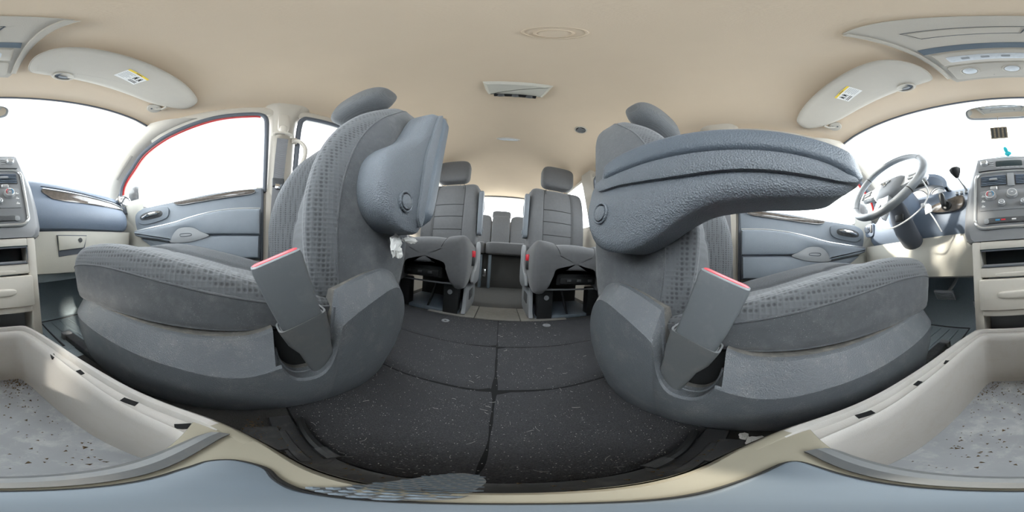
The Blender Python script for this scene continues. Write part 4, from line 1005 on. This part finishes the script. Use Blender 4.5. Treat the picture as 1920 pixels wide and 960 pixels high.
# ------------------------------------------------------------------ ceiling fittings
oc = thing('overhead_console', 'beige overhead console with map lamps above the windshield', 'console', (0, -.27, .9))
czz = lambda y: sitp(y, TC)
def ohp(outline, lay): return MB().layers(outline, lay, lambda p, q, d: (p, q, czz(q)-d-.001))
def dens(o, n=6):
    out = []
    for a, b in zip(o, o[1:]+o[:1]):
        for k in range(n): out.append((a[0]+(b[0]-a[0])*k/n, a[1]+(b[1]-a[1])*k/n))
    return out
OX = -.003
ol = [(OX-.112, -.097), (OX-.117, -.24), (OX-.119, -.40), (OX-.108, -.448), (OX+.108, -.448), (OX+.119, -.40), (OX+.117, -.24), (OX+.112, -.097), (OX+.05, -.086), (OX-.05, -.086)]
hwf = lambda y: itp(y, [(-.448, .106), (-.43, .115), (-.40, .119), (-.24, .117), (-.097, .112)])
ys = [-.448+.352*i/28 for i in range(29)]; bd = MB()
bd.grid([[(OX+hwf(y)*k/6, y+(.010*(1-(k/6)**2) if i == 28 else 0), czz(y)-.0085) for k in range(-6, 7)] for i, y in enumerate(ys)])
edge = [(OX-hwf(y), y) for y in ys]+[(OX+hwf(ys[-1])*k/6, ys[-1]+.010*(1-(k/6)**2)) for k in range(-5, 6)]+[(OX+hwf(y), y) for y in ys[::-1]]
bd.grid([[(x, y, czz(y)-.0085) for x, y in edge+edge[:1]], [(x, y, czz(y)+.01) for x, y in edge+edge[:1]]])
bd.build('body', M['trim'], oc)
for s in (-1, 1):
    MB().tube([(OX+s*x, y, czz(y)-.012) for x, y in ((.112, -.10), (.118, -.2), (.120, -.3), (.118, -.42))], .007, 8, flat=.6).build('edge_rail', M['trim'], oc)
ohp(dens(rrect(OX-.062, OX+.062, -.182, -.152, .003, 1)), [(.006, 0), (.0095, 0), (.0105, .001)]).build('bin_door', M['trim'], oc, label='narrow bin door')
MB().tube([(OX+x, y, czz(y)-.0085) for x, y in ((-.070, -.148), (.068, -.148), (.062, -.186), (-.064, -.186), (-.070, -.148))], .0014, 5).build('bin_gap', M['seal'], oc)
ohp(dens([(OX-.104, -.238), (OX+.104, -.238), (OX+.108, -.268), (OX-.108, -.268)]), [(.004, 0), (.0092, 0), (.0095, .001)]).build('front_band', M['plate'], oc, label='blue grey band')
ohp(dens([(OX-.098, -.272), (OX+.098, -.272), (OX+.102, -.345), (OX-.102, -.345)]), [(.006, 0), (.014, .003), (.017, .008)]).build('lamp_panel', M['trim'], oc)
ln = ohp(dens(rrect(OX-.078, OX+.078, -.328, -.296, .006, 2)), [(.012, 0), (.019, 0), (.020, .002)]).build('display_lens', M['lens'], oc, label='clear display lens')
for x in (-.04, 0, .04): ohp(dens(rrect(OX+x-.009, OX+x+.009, -.318, -.306, .002, 1)), [(.019, 0), (.0215, .001)]).build('overhead_button', M['btn'], ln)
ohp(dens(rrect(OX-.10, OX+.10, -.436, -.352, .012, 3)), [(.006, 0), (.011, .001), (.012, .004)]).build('lamp_base', M['trim'], oc)
for x in (-.052, .052):
    lp = MB().lathe((OX+x, -.392, czz(-.392)-.011), (0, .08, -1), [(.025, 0), (.025, .003), (.021, .005), (.019, .002)], 26).build('map_lamp_ring', M['trim'], oc)
    MB().sell((OX+x, -.392, czz(-.392)-.013), (.019, .019, .006), 1).build('map_lamp', M['lens'], lp, label='round clear map lamp')
MB().lathe((OX-.005, -.425, czz(-.425)-.012), (0, 0, -1), [(.0025, 0), (.0025, .001), (0, .001)], 10).build('microphone_hole', M['black'], oc)
# sun visors
VO = curve([(.150, -.285), (.146, -.34), (.158, -.394), (.19, -.402), (.24, -.3985), (.285, -.392), (.33, -.386), (.44, -.366), (.54, -.340), (.60, -.305), (.640, -.262), (.656, -.225), (.640, -.188), (.600, -.166), (.50, -.172), (.394, -.190), (.30, -.204), (.21, -.217), (.17, -.238)], 4, True)
def vz(x, y): return .869-.165*(x-.15)
for s in (-1, 1):
    sd = 'passenger' if s < 0 else 'driver'
    vs = thing('sun_visor', 'beige sun visor folded up on the %s side' % sd, 'sun visor', (s*.40, -.28, .85), 'sun visors')
    lay = [(.000, .006), (.004, .001), (.008, 0), (.013, .001), (.016, .006), (.017, .02)]
    MB().layers(VO, lay, lambda p, q, d: (p, q, vz(p, q)+.006-d)).build('panel', M['trim'], vs, s)
    MB().tube([(p[0], p[1], vz(*p)-.0035) for p in VO+VO[:1]], .0022, 6, False).build('edge_piping', M['trim'], vs, s)
    def on_v(x0, x1, y0, y1, d0, d1, nx=5):
        return MB().grid([[(p, q, vz(p, q)-d1) for p in [x0+(x1-x0)*i/nx for i in range(nx+1)]] for q in (y0, (y0+y1)/2, y1)])
    lb = on_v(.345, .425, -.302, -.246, 0, .0116).build('warning_label', M['paper'], vs, s, label='white warning label')
    on_v(.345, .425, -.254, -.246, 0, .0122).build('label_header', M['yellow'], lb, s, label='yellow warning header')
    on_v(.374, .398, -.2515, -.2490, 0, .0126).build('header_print', M['ink'], lb, s)
    for k in range(6):
        xa = .350; xb = .385-.006*(k % 3)
        if s > 0: xa, xb = .350, .383-.005*(k % 2)
        on_v(xa, xb, -.2620-.006*k, -.2605-.006*k, 0, .0122, 2).build('label_text', M['btn'], lb, s)
    for xc in (.398, .414):      # seated-figure pictograms
        pc = MB(); z0 = lambda p, q: vz(p, q)-.0123
        for (a, b, c, d) in ((-.002, .002, -.264, -.260), (-.003, .003, -.275, -.265), (.001, .006, -.279, -.274), (-.006, -.003, -.281, -.263)):
            pc.add([(xc+a, c, z0(xc, c)), (xc+b, c, z0(xc, c)), (xc+b, d, z0(xc, d)), (xc+a, d, z0(xc, d))], [(0, 1, 2, 3)])
        pc.build('label_pictogram', M['ink'], lb, s)
    on_v(.390, .420, -.2945, -.2915, 0, .0122, 2).build('label_text', M['ink'], lb, s)
    on_v(.390, .420, -.2885, -.2860, 0, .0122, 2).build('label_text', M['ink'], lb, s)
    cl = thing('visor_clip', 'small retaining clip holding the %s visor' % sd, 'clip', (s*.247, -.385, .86))
    zz = vz(.247, -.39)
    cu = MB().lathe((.247, -.388, zz+.004), (0, -.1, -1), [(.027, 0), (.027, .016), (.023, .019), (.020, .016), (.019, .008)], 26, sx=1.25).build('cup', M['trim'], cl, s)
    MB().lathe((.247, -.388, zz-.004), (0, -.1, -1), [(.019, 0), (.019, .004), (0, .0045)], 20, sx=1.25).build('cup_recess', M['seal'], cu, s)
    MB().sell((.247, -.392, zz-.010), (.014, .007, .006), .8).build('hook', M['btn'], cl, s)
    px_, py_ = .612, -.345; zz = cz(px_, py_)
    bs = MB().lathe((px_, py_, zz+.006), (-.25, .1, -1), [(.031, 0), (.031, .010), (.027, .014), (0, .014)], 24).build('pivot_bracket', M['trim'], vs, s, label='round screwed pivot bracket')
    for dx, dy in ((-.010, -.008), (.012, -.004), (0, .012)): MB().lathe((px_+dx, py_+dy, zz-.006), (-.25, .1, -1), [(.0045, 0), (.0045, .002), (0, .002)], 10).build('screw', M['seal'], bs, s)
    MB().tube([(px_, py_, zz-.004), (px_+.008, py_+.03, zz-.016), (px_+.0, py_+.055, zz-.016)], .006, 8).build('pivot_arm', M['trim'], vs, s)
# rear view mirror with hanging card and charm
rm = thing('rear_view_mirror', 'rear view mirror on a thin stem below the windshield header', 'mirror', (.0, -.62, .72))
Mm = Matrix.Rotation(R_(-3), 3, 'Y') @ Matrix.Rotation(R_(-16), 3, 'X')
mo = MB().layers(curve([(-.128, .0), (-.115, .038), (-.05, .052), (.05, .052), (.115, .038), (.128, .0), (.105, -.038), (0, -.048), (-.105, -.038)], 5, True), [(-.030, .025), (-.018, .006), (-.004, .001), (.004, 0), (.008, .003)], lambda p, q, d: tuple(Mm @ Vector((p, d, q))+Vector((.005, -.61, .742)))).build('housing', M['btn'], rm, label='grey mirror housing')
MB().layers(curve([(-.118, .0), (-.106, .032), (-.05, .045), (.05, .045), (.106, .032), (.118, .0), (.097, -.032), (0, -.041), (-.097, -.032)], 5, True), [(.007, 0), (.009, .001)], lambda p, q, d: tuple(Mm @ Vector((p, d, q))+Vector((.005, -.61, .742)))).build('mirror_glass', M['mirror'], mo)
MB().tube([(.004, -.635, .745), (.003, -.65, .80), (.0, -.66, .855)], [.008, .005, .005], 8).build('stem', M['dark'], rm)
MB().box(-.014, .014, -.68, -.655, .80, .845, .004).build('mount_button', M['dark'], rm)
hc = thing('hanging_card', 'brown patterned card hanging below the rear view mirror', 'card', (.022, -.6, .56))
MB().box(-.018, .045, -.602, -.600, .532, .612).build('card', M['brown'], hc)
for k in range(4): MB().box(-.012+.015*k, -.004+.015*k, -.6, -.5992, .538, .604).build('printed_bar', M['ink'], hc)
MB().tube([(.014, -.601, .612), (.012, -.603, .70)], .0012, 5).build('string', M['brown'], hc)
ch = thing('cyan_charm', 'small cyan charm dangling in front of the windshield', 'charm', (-.005, -.6, .44))
MB().sell((-.004, -.602, .460), (.008, .005, .018), .8, Matrix.Rotation(R_(12), 3, 'Y')).build('bead', M['cyan'], ch)
MB().sell((-.011, -.602, .438), (.012, .005, .013), .8, Matrix.Rotation(R_(-40), 3, 'Y')).build('tail', M['cyan'], ch)
MB().tube([(-.002, -.602, .475), (.012, -.60, .535)], .0006, 4).build('thread', M['cyan'], ch)
# rear overhead switch panel, dome lamp, speaker covers
rv = thing('overhead_control_pod', 'cream overhead pod with three dark knobs behind the front seats', 'control panel', (0, .56, .92))
def pod(y0, y1, hw0, hw1, z0, z1): return [(-hw0, y0, z0), (hw0, y0, z0), (hw1, y1, z1), (-hw1, y1, z1)]
MB().layers(dens([(-.116, .505), (.112, .505), (.106, .565), (.098, .602), (-.104, .602), (-.112, .565)]), [(-.01, 0), (.006, .001), (.012, .006), (.018, .012)], lambda p, q, d: (p, q, .925-d-.10*max(0, q-.505)*0)).build('housing', M['dashlow'], rv)
rc = MB().box(-.082, .074, .588, .604, .897, .918, .002).build('recess', M['void'], rv)
for x in (-.056, -.004, .048):
    MB().lathe((x, .600, .905), (0, 1, -.5), [(.016, -.01), (.016, .004), (.013, .007), (0, .007)], 20).build('knob', M['dark'], rc, label='dark climate knob')
    MB().tube([(x+.0165*math.cos(R_(t)), .604, .905+.0165*math.sin(R_(t))*.9) for t in range(0, 181, 15)], .0018, 5).build('knob_ring', M['chrome'], rc)
dl = thing('dome_lamp', 'small oval ceiling lamp in the second row', 'lamp', (-.008, 1.06, .92))
MB().layers(ellipse(-.008, 1.055, .080, .020, 32), [(-.005, 0), (.007, .001), (.010, .004), (.008, .007)], lambda p, q, d: (p, q, cz(p, q)-d)).build('ring', M['trim'], dl)
MB().sell((-.008, 1.055, cz(0, 1.05)-.006), (.066, .013, .007), .8).build('lens', M['lens'], dl)
rs = thing('ceiling_speaker', 'round speaker cover set flush in the headliner', 'speaker', (.003, .184, .92))
MB().lathe((.003, .183, cz(0, .18)+.002), (0, 0, -1), [(.025, 0), (.025, .004), (.022, .006), (.021, .004), (0, .0045)], 30).build('disc', M['headliner'], rs)
MB().tube([(.003+.038*math.cos(R_(t)), .178+.034*math.sin(R_(t)), cz(0, .18)-.0005) for t in range(0, 361, 12)], .0022, 6, False).build('outer_ring', M['headliner'], rs)
for s in (-1, 1):
    av = thing('ceiling_vent', 'round dark slatted ceiling vent above the %s side second row' % ('passenger' if s < 0 else 'driver'), 'vent', (s*.375, .80, .9))
    cxy = (.372, .80); zz = cz(*cxy)
    r_ = MB().lathe((*cxy, zz+.004), (-.1, 0, -1), [(.036, 0), (.036, .007), (.030, .010), (.028, .004), (0, .004)], 28).build('bezel', M['trim'], av, s)
    MB().lathe((*cxy, zz), (-.1, 0, -1), [(.027, 0), (.027, .004), (0, .004)], 24).build('grille', M['black'], r_, s)
    for k in range(-2, 3): MB().box(cxy[0]-.022, cxy[0]+.022, cxy[1]+k*.009-.001, cxy[1]+k*.009+.002, zz-.008, zz-.003).build('vent_slat', M['btn'], r_, s)
# ------------------------------------------------------------------ loose bits
def crumple(c, r, seed, nu=14, nv=9):
    m = MB().sell((0, 0, 0), (1, 1, 1), 1, None, nu, nv)
    def f(v):
        n = noise.noise(v*2.3+Vector((seed, 0, 0)))+.6*noise.noise(v*5+Vector((0, seed, 0)))
        k = 1+.55*n
        return Vector((c[0]+v.x*r[0]*k, c[1]+v.y*r[1]*k, c[2]+v.z*r[2]*k))
    return m.xf(f)
tp = thing('torn_tissue', 'torn white tissue poking out under the raised armrest', 'tissue', (-.225, .30, .0))
crumple((-.215, .286, .010), (.006, .018, .022), 3).build('wad', M['paper'], tp, smooth=False)
crumple((-.210, .335, .024), (.005, .034, .007), 8).build('wisp', M['paper'], tp, smooth=False)
crumple((-.214, .300, -.008), (.004, .010, .012), 5).build('wisp', M['paper'], tp, smooth=False)
ps = thing('paper_scrap', 'scrap of white paper on the floor beside the driver seat', 'paper', (.205, .0, -.39))
crumple((.207, .000, -.383), (.016, .012, .003), 2).build('scrap', M['paper'], ps, smooth=False)
crumple((.225, .016, -.384), (.010, .006, .0025), 6).build('scrap', M['paper'], ps, smooth=False)
# lint and hairs on the carpet: uncountable
ln_ = MB()
for k in range(1500):
    x, y = rnd.uniform(-.30, .32), .08+.87*rnd.random()**1.7
    L_ = rnd.uniform(.0006, .0018) if rnd.random() < .95 else rnd.uniform(.006, .016)
    a = rnd.random()*6.28; bnd = rnd.uniform(-1.2, 1.2); w_ = .00022 if L_ > .005 else .00045
    pts = []; px0, py0 = x, y
    for q in range(5):
        pts.append((px0, py0)); aa = a+bnd*q/4; px0 += L_/4*math.cos(aa); py0 += L_/4*math.sin(aa)
    rows = [[(p[0]-w_*math.sin(a), p[1]+w_*math.cos(a), -.3905), (p[0], p[1], -.3895), (p[0]+w_*math.sin(a), p[1]-w_*math.cos(a), -.3905)] for p in pts]
    ln_.grid(rows)
ln_.build('carpet_lint', M['lint'], None, kind='stuff', label='pale lint and hairs scattered on the black carpet', cat='lint', smooth=False)
cr2 = MB()
for k in range(260):
    if rnd.random() < .6: x, y = CX-.185+rnd.gauss(0, .022), .012+rnd.gauss(0, .008)
    else: x, y = CX+rnd.uniform(-.2, .2), rnd.uniform(.03, .07)
    r = rnd.uniform(.0008, .0024)
    cr2.add([(x+r, y, -.387), (x-r*.6, y+r, -.387), (x-r*.6, y-r, -.387), (x, y, -.387+r)], [(0, 1, 3), (1, 2, 3), (2, 0, 3)])
cr2.build('floor_grit', M['crumbs'], None, kind='stuff', label='brown grit beside the console on the floor', cat='grit', smooth=False)
